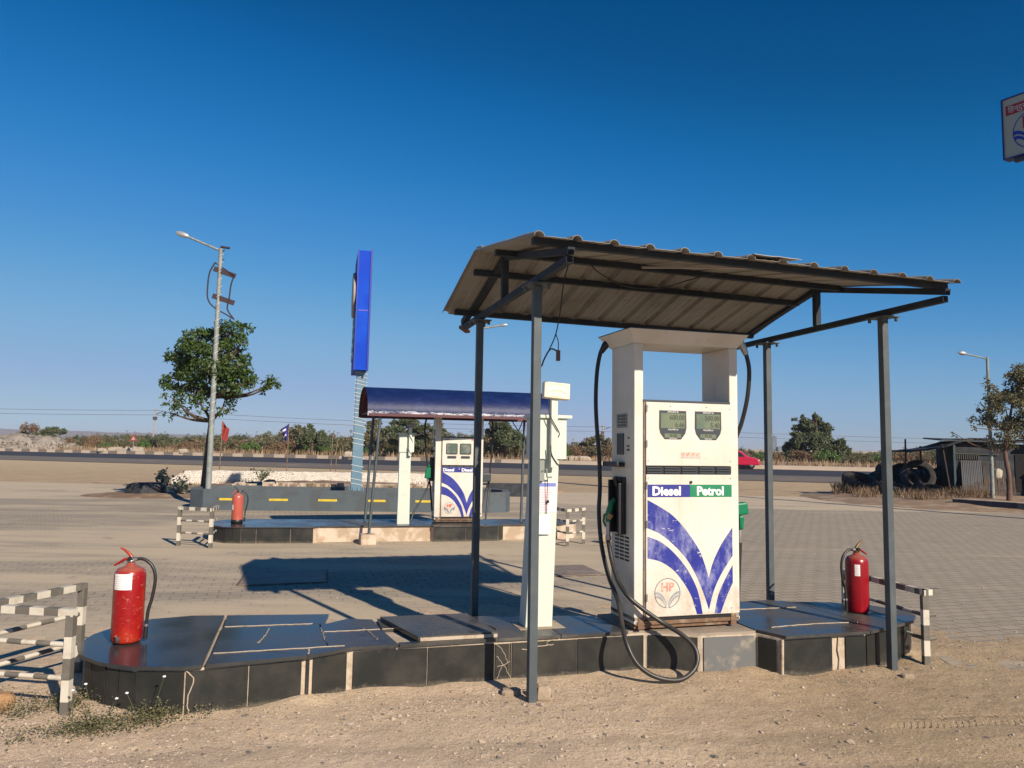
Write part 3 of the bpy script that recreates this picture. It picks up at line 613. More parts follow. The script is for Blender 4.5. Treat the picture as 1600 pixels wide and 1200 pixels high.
cfg1 = dict(W=.865, D=.405, zb=.335, zd=1.945, zt=2.365, door=(.083, .80), pw=.072, head=True, vent=(1.406, 1.462),
            banner=[(.097, .442, 1.238, 1.329, LABELBLUE), (.4425, .793, 1.238, 1.329, LABELGREEN)],
            text=[('Diesel', .132, 1.253, .088, 1.06, .0034), ('Petrol', .496, 1.253, .088, 1.05, .0034)], kz=1, bx=.097, bs=1, bz=.39,
            band=BANDFADED, logo=(LOGORED, LOGOGREY, LOGOLINE), disp='tall')
d1 = dispenser((.8998, 5.7402, 0), .29, 'large white fuel dispenser marked Diesel and Petrol under the near metal canopy', cfg1)
c2, s2 = cos(Y2), sin(Y2)
def f2(a, b, z=0): return (O2[0] + a * c2 - b * s2, O2[1] + a * s2 + b * c2, z)
cfg2 = dict(W=.83, D=.42, zb=.31, zd=1.72, zt=2.28, door=(.112, .735), pw=.10, head=False, vent=(1.205, 1.235),
            banner=[(.118, .735, 1.115, 1.2, LABELBLUE)], text=[('Diesel', .135, 1.132, .076, 1.0, .0022), ('*', .405, 1.15, .045, 1, .0005), ('Diesel', .455, 1.132, .076, 1.0, .0022)], kz=.92, bx=.118, bs=.885, bz=.36,
            band=BANDNEW, logo=(LOGORED2, M('logo_slate', (.10, .14, .2), .5), LOGOLINE), disp='slots')
d2 = dispenser(f2(1.11, .70), Y2, 'white fuel dispenser marked Diesel twice, beneath the blue arched canopy', cfg2)

def nozzle(parent, base, dirv, side=-1):
    """gun: spout up in the holster, body with guard, swivel at the bottom"""
    n = bpy.data.objects.new('nozzle', None); COL.objects.link(n); n.parent = parent
    b = Vector(base); mb = MB()
    mb.tube([b + Vector((.0, .0, .10)), b + Vector((.005, -.002, .17)), b + Vector((.02, -.01, .235)), b + Vector((.045, -.01, .27))], [.024, .026, .024, .016], 10)
    mb.tube([b + Vector((0, .0, .17)), b + Vector((-.02, .03, .15)), b + Vector((-.02, .045, .10)), b + Vector((-.005, .03, .06))], .009, 6)
    body = mb.build('nozzle_body', GREENP, parent)
    mb = MB(); mb.tube([b + Vector((-.002, -.012, .13)), b + Vector((.012, -.03, .16))], .022, 8); mb.build('worn_patch', M('worn_yellow', (.4, .25, .12), .6), body)
    mb = MB(); mb.tube([b, b + Vector((0, 0, .10))], [.017, .019], 12); mb.tube([b + Vector((0, 0, -.035)), b], [.022, .022], 12); mb.build('nozzle_handle', STEEL, body)
    bpy.data.objects.remove(n)
    return body
HOSE1 = [(-.01, .47, 2.41), (-.039, .47, 2.392), (-.058, .5, 2.338), (-.085, .5, 2.193), (-.099, .49, 1.989), (-.1, .47, 1.787), (-.086, .45, 1.537), (-.085, .43, 1.291), (-.105, .40, 1.098), (-.105, .35, .864), (-.095, .24, .648), (-.114, .02, .499), (-.148, -.12, .375), (-.16, -.22, .27), (-.117, -.27, .157), (-.028, -.3, .08), (.091, -.32, .04), (.206, -.32, .037), (.306, -.3, .084), (.347, -.28, .157), (.336, -.24, .234), (.27, -.18, .302), (.173, -.1, .364), (.043, -.06, .454), (-.053, -.02, .539), (-.087, .08, .631), (-.088, .18, .744), (-.088, .24, .852), (-.081, .28, .9)]
mb = MB(); mb.tube(smooth_line(HOSE1, 6), .0165, 12); h = mb.build('hose', RUBBER, d1)
mb = MB(); mb.tube([(-.005, .45, 2.425), (-.035, .46, 2.395), (-.055, .49, 2.345)], [.035, .03, .02], 14); mb.build('hose_collar', BLACKP, d1)
nozzle(d1, (-.079, .28, .935), (0, 0, 1))
mb = MB(); mb.tube(smooth_line([(.93, .05, 2.40), (.95, .05, 2.384), (.978, .05, 2.325), (1.002, .05, 2.201), (1.004, .08, 2.003), (.995, .15, 1.805), (.965, .2, 1.655), (.935, .25, 1.4), (.93, .27, 1.2), (.94, .3, .9), (.98, .32, .6), (1.0, .3, .38), (.99, .25, .32), (.97, .2, .36), (.985, .2, .6), (1.0, .2, .87)], 6), .0165, 12); mb.build('hose', RUBBER, d1)
mb = MB(); mb.tube([(.925, .05, 2.42), (.95, .05, 2.384), (.975, .05, 2.33)], [.03, .028, .02], 12); mb.build('hose_collar', STEEL, d1)
mb = MB(); mb.hexa([(.985, .17, .97), (1.02, .17, .97), (1.02, .22, .97), (.985, .22, .97)], [(.975, .165, 1.08), (1.025, .165, 1.08), (1.025, .225, 1.08), (.975, .225, 1.08)]); mb.hexa([(.955, .16, 1.08), (1.065, .16, 1.09), (1.065, .23, 1.09), (.955, .23, 1.08)], [(.955, .16, 1.175), (1.05, .16, 1.185), (1.05, .23, 1.185), (.955, .23, 1.175)]); mb.build('nozzle_body', GREENP, d1, bevel=.014)
mb = MB(); mb.tube([(1.0, .2, .97), (1.0, .2, .87)], .017, 10); mb.tube([(.87, .2, 1.13), (.96, .2, 1.13)], .012, 8); mb.build('nozzle_handle', STEEL, d1)
# dispenser two hoses
mb = MB(); mb.tube(smooth_line([(-.02, .2, 2.2), (-.12, .2, 2.1), (-.17, .2, 1.9), (-.15, .2, 1.5), (-.10, .2, 1.15), (-.06, .2, .9), (-.03, .2, .6), (-.02, .15, .45)], 6), .015, 8); mb.tube(smooth_line([(-.09, .2, 1.0), (-.1, .2, .85), (-.2, .15, .65), (-.33, .05, .45), (-.39, -.02, .29)], 6), .015, 8); mb.build('hose', RUBBER, d2)
mb = MB(); mb.tube(smooth_line([(.85, .2, 2.2), (.98, .2, 2.1), (1.03, .2, 1.9), (1.02, .2, 1.5), (.99, .2, 1.1), (.97, .2, .8), (.93, .1, .5), (.9, .05, .3)], 6), .015, 8); mb.tube(smooth_line([(.9, .25, 1.1), (.98, .2, 1.02), (.93, .2, .85), (.87, .15, .6), (.8, .0, .4)], 6), .013, 8); mb.build('hose', RUBBER, d2)
nozzle(d2, (-.10, .2, .98), (0, 0, 1))
mb = MB(); mb.hexa([(-.16, .14, 1.0), (-.06, .14, 1.0), (-.06, .22, 1.0), (-.16, .22, 1.0)], [(-.14, .14, 1.17), (-.02, .14, 1.2), (-.02, .22, 1.2), (-.14, .22, 1.17)]); mb.build('nozzle_body', GREENP, d2, bevel=.015)
mb = MB(); mb.box(.84, 1.0, .12, .25, .95, 1.1); mb.build('nozzle_body', DARKP, d2, bevel=.02)

# ------------------------------------------------------------------ canopy one (metal frame, corrugated sheets)
def canopy_one():
    t = thing('metal_canopy', (.1555, 5.0746, 0), .2996, 'slate painted steel canopy with a sagging corrugated sheet roof over the near pump', 'canopy')
    L, Wd, H = 2.779, 1.453, 2.64
    zl = lambda a, b: -.014 * a - .018 * (b - .8)
    for i, (a, b) in enumerate(((0, 0), (L, 0), (0, Wd), (L, Wd))):
        mb = MB(); z = H + zl(a, b) - .004; mb.box(a - .027, a + .027, b - .027, b + .027, -.15, z - .008); po = mb.build('post', SLATE, t, bevel=.003)
        mb = MB(); mb.box(a - .075, a + .075, b - .10, b + .10, z - .008, z); 
        for dx in (-.055, .055):
            for dy in (-.075, .075): mb.lathe([(0, -.04), (.012, -.038), (.012, -.008)], (a + dx, b + dy, z), 8)
        mb.build('bolt_plate', SLATE, po)
    kb = .7475
    ridge = 3.035; es = .275; ef = .252
    def zr(a, b, off=0): return ridge - (abs(b - kb) * (ef / 1.386 if b < kb else es / 1.1)) + zl(a, b) + off
    def hollow(mb, p, q, w):
        mb.bar(p, q, w, w, 0)
    for a in (0, L):
        f, k = -.585, 1.975
        p = Vector((a, f, H + .025 + zl(a, f))); q = Vector((a, k, H + .025 + zl(a, k)))
        mb = MB(); hollow(mb, p, q, .045); o = mb.build('truss_bottom_beam', FRAME, t, bevel=.002)
        mb = MB(); mb.box(a - .0185, a + .0185, f - .0015, f + .002, p.z - .0185, p.z + .0185); mb.box(a - .0185, a + .0185, f - .0215, f - .018, p.z + .046 - .0185, p.z + .046 + .0185); mb.build('tube_end_shade', TUBE_END, t)  # black plates painted as inner shade on the ends of solid bars
        r = Vector((a, kb, H + .36 + zl(a, kb)))
        mb = MB(); hollow(mb, Vector((a + .001, f - .02, p.z + .046)), r, .044); mb.build('truss_front_rafter', FRAME, t)
        mb = MB(); hollow(mb, r + Vector((.001, 0, 0)), Vector((a + .001, k + .06, H + .075 + zl(a, k))), .049); mb.build('truss_back_rafter', FRAME, t)
        mb = MB(); mb.bar((a, kb, H + .05 + zl(a, kb)), (a, kb, r.z), .048, .048); mb.build('king_post', FRAME, t)
        if a == 0:
            mb = MB(); mb.bar((a - .03, k + .02, H + .03 + zl(a, k)), (a + .05, k + .09, H + .0 + zl(a, k)), .05, .03); mb.build('end_bracket', RUST, t)
    for b, a0, a1 in ((-.53, -.215, L + .06), (.42, -.17, L - .04), (1.02, -.17, L + .02), (1.75, -.15, L + .05)):
        mb = MB(); mb.bar((a0, b, zr(a0, b, -.036)), (a1, b, zr(a1, b, -.036)), .045, .042); mb.build('purlin', FRAME, t, bevel=.002)
    # corrugated sheets
    UND, nt, bs = new_mat('corrugated_sheet'); g = NT(nt); v = g.coord('Object')
    c = g.mix(g.ramp(g.noise(g.mapping(v, (1, .3, 1)), 3, 6, .65), .4, .7), (.30, .285, .25), (.20, .18, .15))
    c = g.mix(g.ramp(g.noise(v, 9, 6, .7), .6, .75), c, (.16, .09, .05))
    g.l(c, bs.inputs['Base Color']); bs.inputs['Roughness'].default_value = .6; bs.inputs['Metallic'].default_value = .15
    a0, a1 = -.24, L + .08; pitch = (a1 - a0 - .06) / 13
    prof = []
    for k in range(14):
        x = a0 + .03 + k * pitch
        for j in range(7):
            an = pi * j / 6; prof.append((x - .031 * cos(an), .027 * sin(an)))
        if k < 13: prof += [(x + pitch * .38, 0), (x + pitch * .42, .004), (x + pitch * .46, 0), (x + pitch * .62, 0), (x + pitch * .66, .004), (x + pitch * .7, 0)]
    for nm, b0, b1 in (('roof_sheet', -.645, kb - .004), ('roof_sheet', kb + .004, 1.85)):
        mb = MB(); vs = []; nb = 10
        for j in range(nb + 1):
            b = lerp(b0, b1, j / nb)
            for x, dz in prof:
                vs.append((x, b + .012 * noise.noise(Vector((x * 2, 0, b1))) * (1 if j in (0, nb) else 0), zr(x, b, -.012) + dz + .008 * noise.noise(Vector((x * .9, b * 2, 4)))))
        n = len(prof); mb.add(vs, [(j * n + i, j * n + i + 1, (j + 1) * n + i + 1, (j + 1) * n + i) for j in range(nb) for i in range(n - 1)], 0, False)
        mb.build(nm, UND, t, solid=.0025)
    mb = MB(); a = lerp(a0, a1, 0)
    q = []
    for j in range(13):
        x = lerp(a0 + .02, a1 - .05, j / 12); q.append((x, zr(x, kb, .022)))
    for (x, z), (x2, z2) in zip(q, q[1:]):
        mb.add([(x, kb - .11, z - .018), (x2, kb - .11, z2 - .018), (x2, kb, z2), (x, kb, z), (x, kb + .11, z - .018), (x2, kb + .11, z2 - .018)], [(0, 1, 2, 3), (3, 2, 5, 4)])
    mb.build('ridge_cap', M('weathered_ridge', (.45, .40, .33), .5, .2, (.3, .25, .2), 5), t, solid=.003)
    # torn, lifted pale piece at the front edge
    mb = MB(); x0, x1 = 1.20, 1.55; vs = []
    for j in range(4):
        for i in range(9):
            x = lerp(x0, x1, i / 8); b = -.665 + j * .14
            vs.append((x, b, zr(x, b, .012) + .016 * abs(noise.noise(Vector((x * 7, b * 5, 0)))) + (.006 if j == 0 else 0)))
    mb.add(vs, [(j * 9 + i, j * 9 + i + 1, (j + 1) * 9 + i + 1, (j + 1) * 9 + i) for j in range(3) for i in range(8)])
    mb.build('torn_sheet', M('pale_torn_sheet', (.6, .58, .54), .5, .1, (.45, .4, .35), 9), t, solid=.002)
    mb = MB(); mb.bar((.9, .28, 2.90), (1.75, -.5, 2.80), .02, .012); mb.build('tube_light', M('lamp_tube', (.35, .32, .3), .4), t)
    for x, s in ((1.02, 1), (1.98, -1)):
        pass
    # loose cable: under the roof, down to the card reader
    mb = MB()
    mb.tube(smooth_line([(.55, .42, 2.93), (.62, .4, 2.86), (.80, .32, 2.76), (1.0, .2, 2.74), (1.2, .1, 2.80), (1.35, .0, 2.84)], 6), .0045, 6)
    mb.tube(smooth_line([(.43, .55, 2.93), (.40, .56, 2.8), (.38, .57, 2.6), (.35, .58, 2.42), (.30, .58, 2.30)], 6), .0045, 6)
    mb.tube(smooth_line([(.35, .58, 2.42), (.37, .58, 2.36), (.37, .58, 2.30)], 5), .0035, 6)
    mb.tube(smooth_line([(.36, .58, 2.295), (.31, .58, 2.305), (.27, .59, 2.24), (.25, .6, 2.18)], 5), .006, 6)
    mb.tube(smooth_line([(.25, .6, 2.18), (.23, .62, 2.12), (.22, .63, 2.06)], 4), .002, 5)
    cb = mb.build('hanging_cable', M('black_cable', (.02, .02, .025), .5), t)
    mb = MB(); mb.box(.355, .385, .57, .59, 2.22, 2.30); mb.build('plug', M('brown_plug', (.12, .07, .06), .5), cb, bevel=.004)
    return t
canopy_one()
def canopy_two():
    t = thing('arched_canopy', (*O2, 0), .30, 'dark blue arched sheet canopy with peeling silver edge over the far pump', 'canopy')
    posts = [((.14, .0, 2.1), (.0, .0, 0)), ((.16, 1.05, 2.1), (.05, 1.0, 0)), ((2.9, .0, 2.06), (2.88, 0, 0)), ((2.86, .85, 2.06), (2.74, .62, 0))]
    for p, q in posts:
        mb = MB(); mb.tube([q, p], .024, 8); mb.build('post', SLATE, t)
    mb = MB(); mb.bar((2.78, .95, 1.85), (2.65, .95, 2.04), .015); mb.bar((2.78, .95, 1.85), (2.86, .95, 2.04), .015); mb.build('brace', SLATE, t)
    mb = MB(); mb.box(-.13, .12, -.12, .14, -.02, .16); mb.build('post_footing', PLASTER, t, bevel=.03)
    MT, nt, bs = new_mat('blue_arched_sheet'); g = NT(nt); v = g.coord('Object'); sx = g.n('SeparateXYZ'); g.l(v, sx.inputs[0])
    e = g.math('SUBTRACT', 2.105, g.math('MULTIPLY', sx.outputs[0], .0))
    low = g.math('LESS_THAN', sx.outputs[2], g.math('ADD', e, g.math('MULTIPLY', g.math('SUBTRACT', g.noise(v, 9, 6, .7), .5), .09)))
    blue = g.mix(g.ramp(g.noise(v, 6, 6, .7), .45, .7), (.004, .014, .075), (.010, .026, .115))
    peel = g.math('MULTIPLY', low, g.ramp(g.noise(g.mapping(v, (1, 1, 3)), 7, 6, .75), .42, .56))
    front = g.math('LESS_THAN', sx.outputs[1], .6)
    c = g.mix(g.math('MULTIPLY', peel, front), blue, (.50, .50, .54))
    geo = g.n('NewGeometry'); c = g.mix(geo.outputs['Backfacing'], c, (.10, .03, .035))
    g.l(c, bs.inputs['Base Color']); bs.inputs['Roughness'].default_value = .5; bs.inputs['Specular IOR Level'].default_value = .35
    g.bump(g.noise(v, 14, 4), bs, .25, .02)
    mb = MB(); vs = []; na, nx = 18, 26
    for i in range(nx + 1):
        a = lerp(-.08, 3.10, i / nx)
        for j in range(na + 1):
            th = lerp(pi + .15, -.15, j / na); vs.append((a, .58 - .66 * cos(pi - th) * -1 if False else .58 + .66 * cos(th), 2.10 + .43 * sin(th) + .004 * noise.noise(Vector((a * 4, j, 0)))))
    n = na + 1
    mb.add(vs, [(i * n + j, (i + 1) * n + j, (i + 1) * n + j + 1, i * n + j + 1) for i in range(nx) for j in range(na)], 0, True)
    mb.build('arched_roof', MT, t)
    mb = MB()
    for b in (-.07, 1.23): mb.bar((-.06, b, 2.05), (3.08, b, 2.05), .03, .045)
    for a in (-.02, 1.5, 3.05):
        pts = [(a, .58 + .62 * cos(lerp(pi + .1, -.1, j / 14)), 2.09 + .385 * sin(lerp(pi + .1, -.1, j / 14))) for j in range(15)]; mb.tube(pts, .012, 6)
        mb.bar((a, -.06, 2.09 ), (a, 1.22, 2.09 ), .025)
    mb.build('roof_frame', M('maroon_frame', (.09, .03, .035), .6), t)
canopy_two()

# ------------------------------------------------------------------ service columns with boxes
def column(loc, rz, label, k, papers):
    t = thing('service_column', loc, rz, label, 'service column')
    mb = MB(); mb.box(-.15, .19, -.11, .13, .284, .292); mb.build('base_plate', M('rusty_cream_plate', (.45, .38, .28), .7, 0, (.3, .2, .12), 12), t)
    mb = MB(); lean = .045
    mb.hexa([(-.10, -.065, .292), (.105, -.065, .292), (.105, .09, .292), (-.10, .09, .292)], [(-.09 + lean * k, -.065, 1.52), (.10 + lean * k, -.065, 1.52), (.10 + lean * k, .09, 1.52), (-.09 + lean * k, .09, 1.52)]); cl = mb.build('column_body', CREAM, t, bevel=.006)
    mb = MB(); mb.box(-.10 + lean * k, .15 + lean * k, -.085, .12, 1.50, 1.80); bx = mb.build('upper_box', CREAM, t, bevel=.004)
    mb = MB(); mb.box(-.12 + lean * k, .185 + lean * k, -.11, .14, 1.8005, 1.825); mb.build('box_lid', CREAM, t, bevel=.003)
    mb = MB(); mb.box(.055, .105, -.14, -.10, 1.44, 1.95); mb.build('reader_post', CREAM, t, bevel=.003)
    r = MB(); q_ = 1 if papers else .62; r.box(-.095 * q_, .105 * q_, -.035, .03, -.06 * q_, .06 * q_); ro = r.build('card_reader', DEVICE if papers else M('grey_reader', (.25, .26, .25), .5), t, bevel=.008); ro.location = (.085, -.13, 2.0 if papers else 1.95); ro.rotation_euler = (radians(-6), radians(4), 0)
    mb = MB(); mb.tube([(-.085, -.0365, .03), (-.04, -.0365, .045), (.05, -.0365, .045), (.09, -.0365, .025)], .002, 5); mb.tube([(-.07, -.0365, -.02), (-.03, -.0365, -.002), (.04, -.0365, -.002), (.07, -.0365, -.02)], .003, 5); mb.tube([(-.04, -.0365, -.045), (.04, -.0365, -.045)], .0025, 5); mb.build('raised_mark', DEVICE, ro)
    mb = MB(); mb.tube(smooth_line([(.03, -.14, 1.93), (.04, -.15, 1.82), (.11, -.15, 1.70), (.115, -.12, 1.66)], 5), .004, 6); mb.tube(smooth_line([(.05, -.145, 1.60), (.06, -.145, 1.53), (.115, -.145, 1.45)], 5), .004, 6); mb.build('cable', BLACKP, t)
    if papers:
        mb = MB(); mb.box(-.07, .02, -.10, -.068, 1.34, 1.49); mb.tube([(.0, -.10, 1.41), (.03, -.115, 1.43), (.035, -.115, 1.37), (.07, -.115, 1.37)], .008, 6); mb.lathe([(0, 0), (.008, 0)], (-.03, -.1005, 1.37), 8); mb.build('latch_box', M('grey_latch', (.22, .24, .22), .5, dust=.2), t, bevel=.004)
        mb = MB(); mb.box(-.07, .105 + .02, -.0685, -.0665, 1.11, 1.335); n = mb.build('notice', M('printed_notice', (.70, .62, .66), .6, 0, (.62, .45, .45), 7, .5, .7), t)
        mb = MB(); mb.box(-.068, .12, -.0700, -.0688, 1.30, 1.325, 0)
        for i in range(9): mb.box(-.06, .05 + .05 * random.random(), -.0700, -.0688, 1.13 + i * .018, 1.134 + i * .018, 1)
        mb.build('notice_print', [M('notice_blue', (.15, .2, .5), .6), M('notice_pink', (.7, .4, .4), .6)], n)
        mb = MB(); mb.add([(-.055, -.085, 1.095), (.080, -.088, 1.10), (.074, -.085, .955), (-.068, -.10, .96)], [(0, 3, 2, 1)]); mb.build('paper_sheet', PAPER, t, solid=.0015)
        mb = MB(); mb.tube([(.045, -.10, 1.37), (.045, -.085, 1.2), (.045, -.08, 1.10)], .003, 5); mb.lathe([(0, 0), (.009, .004), (.009, .02), (0, .024)], (.055, -.085, 1.18), 8); mb.build('pen_string', BLACKP, t)
    return t
random.seed(4)
cy1, sy1 = cos(Y1), sin(Y1)
def f1(a, b, z=0): return (O1[0] + a * cy1 - b * sy1, O1[1] + a * sy1 + b * cy1, z)
column(f1(.265, .75), Y1, 'tall pale column with card reader and pinned papers, left of the near dispenser', 1, True)
column((*f2(.58, .62)[:2], -.05), Y2, 'pale column topped by a small grey reader, left of the far dispenser', 0, False)

# ------------------------------------------------------------------ fire extinguishers
def red_paint(name, a, b, scr):
    mt, nt, bs = new_mat(name); g = NT(nt); v = g.coord('Object')
    c = g.mix(g.ramp(g.noise(v, 4, 4), .45, .6), a, b)
    c = g.mix(g.math('MULTIPLY', g.ramp(g.noise(g.mapping(v, (1, 1, 1.6)), 17, 6, .82, 1.5), .585, .63), scr), c, (.42, .20, .16))
    sx = g.n('SeparateXYZ'); g.l(v, sx.inputs[0]); geo = g.n('NewGeometry'); s2_ = g.n('SeparateXYZ'); g.l(geo.outputs['Normal'], s2_.inputs[0])
    c = g.mix(g.ramp(s2_.outputs[2], .2, .9, 0, .5), c, (.33, .16, .11))
    g.l(c, bs.inputs['Base Color']); bs.inputs['Roughness'].default_value = .3; return mt
def extinguisher(loc, rz, label, paint, h=.50, r=.097, flip=1, blackbase=False, lab=None, valve=None):
    t = thing('fire_extinguisher', loc, rz, label, 'fire extinguisher', 'fire extinguishers on the islands')
    mb = MB(); mb.lathe([(0, .004), (r * .86, .004), (r * .97, .02), (r * .985, .035), (r, .05), (r, h - .06), (r * .96, h - .035), (r * .82, h - .013), (r * .5, h), (.026, h + .008), (.026, h + .022), (0, h + .022)], n=32); mb.build('cylinder', paint, t)
    if blackbase: mb = MB(); mb.lathe([(0, .0), (r * 1.02, .0), (r * 1.03, .06), (r * .99, .062)], n=32); mb.build('base_cup', BLACKP, t)
    mb = MB(); mb.lathe([(.02, h + .02), (.02, h + .03), (.028, h + .03), (.028, h + .04), (.014, h + .042), (.014, h + .06), (0, h + .06)], n=12); vv = mb.build('valve', valve or STEEL, t)
    mb = MB(); f = -flip
    mb.tube([(0, 0, h + .05), (f * .04, 0, h + .044), (f * .075, 0, h + .022), (f * .105, 0, h + .004)], [.011, .010, .008, .006], 8); mb.build('carry_handle', paint, vv)
    mb = MB(); mb.tube([(f * -.005, 0, h + .055), (f * .012, 0, h + .078), (f * .045, 0, h + .105), (f * .07, 0, h + .118)], [.012, .011, .008, .006], 8); mb.build('squeeze_lever', paint if not valve else valve, vv)
    mb = MB(); mb.tube([(-f * .015, 0, h + .045), (-f * .04, 0, h + .045)], .013, 8); mb.build('hose_fitting', STEEL, vv)
    mb = MB(); mb.tube([(f * .0, -.02, h + .05), (f * .0, -.032, h + .05)], .014, 12); mb.build('gauge', BLACKP, vv)
    mb = MB(); d = flip; mb.tube(smooth_line([(d * .03, 0, h + .045), (d * .08, 0, h + .044), (d * .135, 0, h + .0), (d * .158, 0, h - .08), (d * .145, 0, h - .2), (d * .125, 0, .2), (d * .118, .0, .11)], 6), .0105, 10); hs_ = mb.build('discharge_hose', RUBBER, t)
    mb = MB(); mb.tube([(d * .118, 0, .115), (d * .117, 0, .10)], .0125, 10); mb.build('hose_band', STEEL, hs_)
    mb = MB(); mb.tube([(d * .117, 0, .10), (d * .115, 0, .02)], [.012, .014], 10); mb.build('hose_tip', BLACKP, hs_)
    if lab:
        a0, a1, z0, z1 = lab; mb = MB(); n = 10; rr = r + .0012
        for i in range(n):
            A, B = lerp(a0, a1, i / n), lerp(a0, a1, (i + 1) / n)
            mb.add([(rr * cos(A), rr * sin(A), z0), (rr * cos(B), rr * sin(B), z0), (rr * cos(B), rr * sin(B), z1), (rr * cos(A), rr * sin(A), z1)], [(0, 1, 2, 3)], 0)
        lb = mb.build('paper_label', PAPER, t); mb = MB(); rr += .0006
        for k in range(6):
            z = lerp(z0, z1, (k + .7) / 7); 
            for i in range(1, n - 1 - (k % 3)):
                A, B = lerp(a0, a1, i / n), lerp(a0, a1, (i + 1) / n); mb.add([(rr * cos(A), rr * sin(A), z), (rr * cos(B), rr * sin(B), z), (rr * cos(B), rr * sin(B), z + .002), (rr * cos(A), rr * sin(A), z + .002)], [(0, 1, 2, 3)])
        mb.build('label_print', M('label_ink', (.4, .4, .55), .6), lb)
    return t
RED1 = red_paint('scratched_red', (.27, .004, .006), (.36, .022, .008), 1.0); RED2 = red_paint('plain_red', (.24, .001, .007), (.28, .002, .010), .15); RED3 = red_paint('faded_red', (.42, .09, .06), (.46, .13, .09), .4)
e1 = extinguisher((*f1(-2.48, .86)[:2], .291), .1, 'scuffed red fire extinguisher with white label on the left end of the near island', RED1, .482, .096, 1, lab=(-2.35, -1.1, .345, .445))
mb = MB(); mb.lathe([(.0, -.01), (.014, -.01), (.014, .02), (.02, .03)], n=10); o = mb.build('lock_ring', STEEL, e1); o.location = (-.02, -.10, .03)
extinguisher((*f1(2.99, .66)[:2], .291), .35, 'bright red fire extinguisher on the right end of the near island, hose to its left', RED2, .455, .09, -1, lab=(-2.5, -2.05, .30, .39), valve=M('brass_valve', (.16, .11, .035), .5, .5))
extinguisher((*f2(-2.1, .80)[:2], .256), .2, 'faded red fire extinguisher with black foot on the left end of the far island', RED3, .47, .09, 1, True, valve=BLACKP, lab=(-2.6, -2.2, .22, .3))
extinguisher((*f2(3.02, .75)[:2], .256), .2, 'red fire extinguisher on the far island, mostly hidden by the pale column', RED2, .45, .09, 1)

# ------------------------------------------------------------------ guard barriers, black and white
BW = M('barrier_white', (.58, .54, .45), .6, 0, (.42, .37, .29), 10, .45, .75, dust=.3); BB = M('barrier_black', (.12, .11, .092), .65, 0, (.19, .17, .135), 10, .45, .75, dust=.35)
def striped(mb, p, q, w, seg=.09, rnd=False, start=0):
    p, q = Vector(p), Vector(q); L = (q - p).length; n = max(1, round(L / seg))
    for i in range(n):
        a, b = p.lerp(q, i / n), p.lerp(q, (i + 1) / n); mt = (i + start) % 2
        (mb.tube([a, b], w / 2, 10, mt) if rnd else mb.bar(a, b, w, w, mt))
def barrier(label, posts, rails, w=.045, h=.57, seg=.1, loc=(0, 0, 0)):
    t = thing('guard_barrier', loc, 0, label, 'guard barrier', 'striped guard barriers at the island ends')
    ox, oy = loc[0], loc[1]
    for (x, y) in posts:
        mb = MB(); striped(mb, (x - ox, y - oy, -.04), (x - ox, y - oy, h), w, seg * 1.15); mb.build('post', [BB, BW], t)
    for (a, b) in rails:
        d = (Vector((*b, 0)) - Vector((*a, 0))).normalized() * w * .5
        A = Vector((a[0] - ox, a[1] - oy, 0)); B = Vector((b[0] - ox, b[1] - oy, 0))
        mb = MB(); striped(mb, A + Vector((0, 0, h + w * .3)) - d, B + Vector((0, 0, h + w * .3)) + d, w * .95, seg, start=1); mb.build('top_rail', [BB, BW], t)
        for z in (.40 * h / .57, .21 * h / .57):
            mb = MB(); striped(mb, A + Vector((0, 0, z)) + d, B + Vector((0, 0, z)) - d, .03, seg, True); mb.build('pipe_rail', [BB, BW], t)
A_, N_, B_ = (-2.55, 4.70), (-3.16, 4.80), (-2.93, 5.52)
barrier('striped guard barrier at the left edge beside the near island', [A_, N_, B_], [(N_, A_), (N_, B_)], loc=(*A_, 0))
R1, R2, R3 = (3.15, 6.07), (2.95, 7.02), (3.27, 6.12)
barrier('striped guard barrier behind the right end of the near island', [R1, R2], [(R2, R1), (R1, R3)], h=.525, loc=(*R1, 0))
P1, P2, P3 = (-5.0, 12.05), (-4.44, 11.85), (-4.55, 12.35)
barrier('small striped guard barrier at the left end of the far island', [P1, P2], [(P1, P2), (P2, P3)], w=.05, h=.55, seg=.11, loc=(*P1, 0))
Q1, Q2 = (.93, 12.75), (1.22, 13.1)
barrier('small striped guard barrier at the right end of the far island', [Q1, Q2], [(Q1, Q2), (Q1, (.75, 13.2))], w=.05, h=.55, seg=.11, loc=(*Q1, 0))

# ------------------------------------------------------------------ manhole covers
def cover(pts, label):
    mb = MB(); mb.prism(pts, .004, .012); cx = sum(p[0] for p in pts) / 4; cyy = sum(p[1] for p in pts) / 4
    t = thing('tank_cover', (cx, cyy, 0), 0, label, 'tank cover')
    sh = lambda k, z0, z1, mt, nm: (lambda m_: (m_.prism([((p[0] - cx) * k, (p[1] - cyy) * k) for p in pts], z0, z1), m_.build(nm, mt, t, bevel=.002)))(MB())
    sh(1.0, -.01, .008, M('cover_frame', (.10, .07, .05), .7, 0, (.2, .15, .1), 9), 'frame'); sh(.95, .008, .016, M('cover_plate', (.20, .16, .125), .6, .1, (.27, .21, .16), 4, dust=.4), 'plate')
cover([(-3.0, 8.80), (-2.06, 9.12), (-2.26, 10.0), (-3.2, 9.72)], 'flat square metal tank cover in the canopy shadow behind the near island')
cover([(.50, 9.75), (1.22, 9.95), (1.0, 10.75), (.3, 10.55)], 'flat metal tank cover between the two islands, beside the pale column')

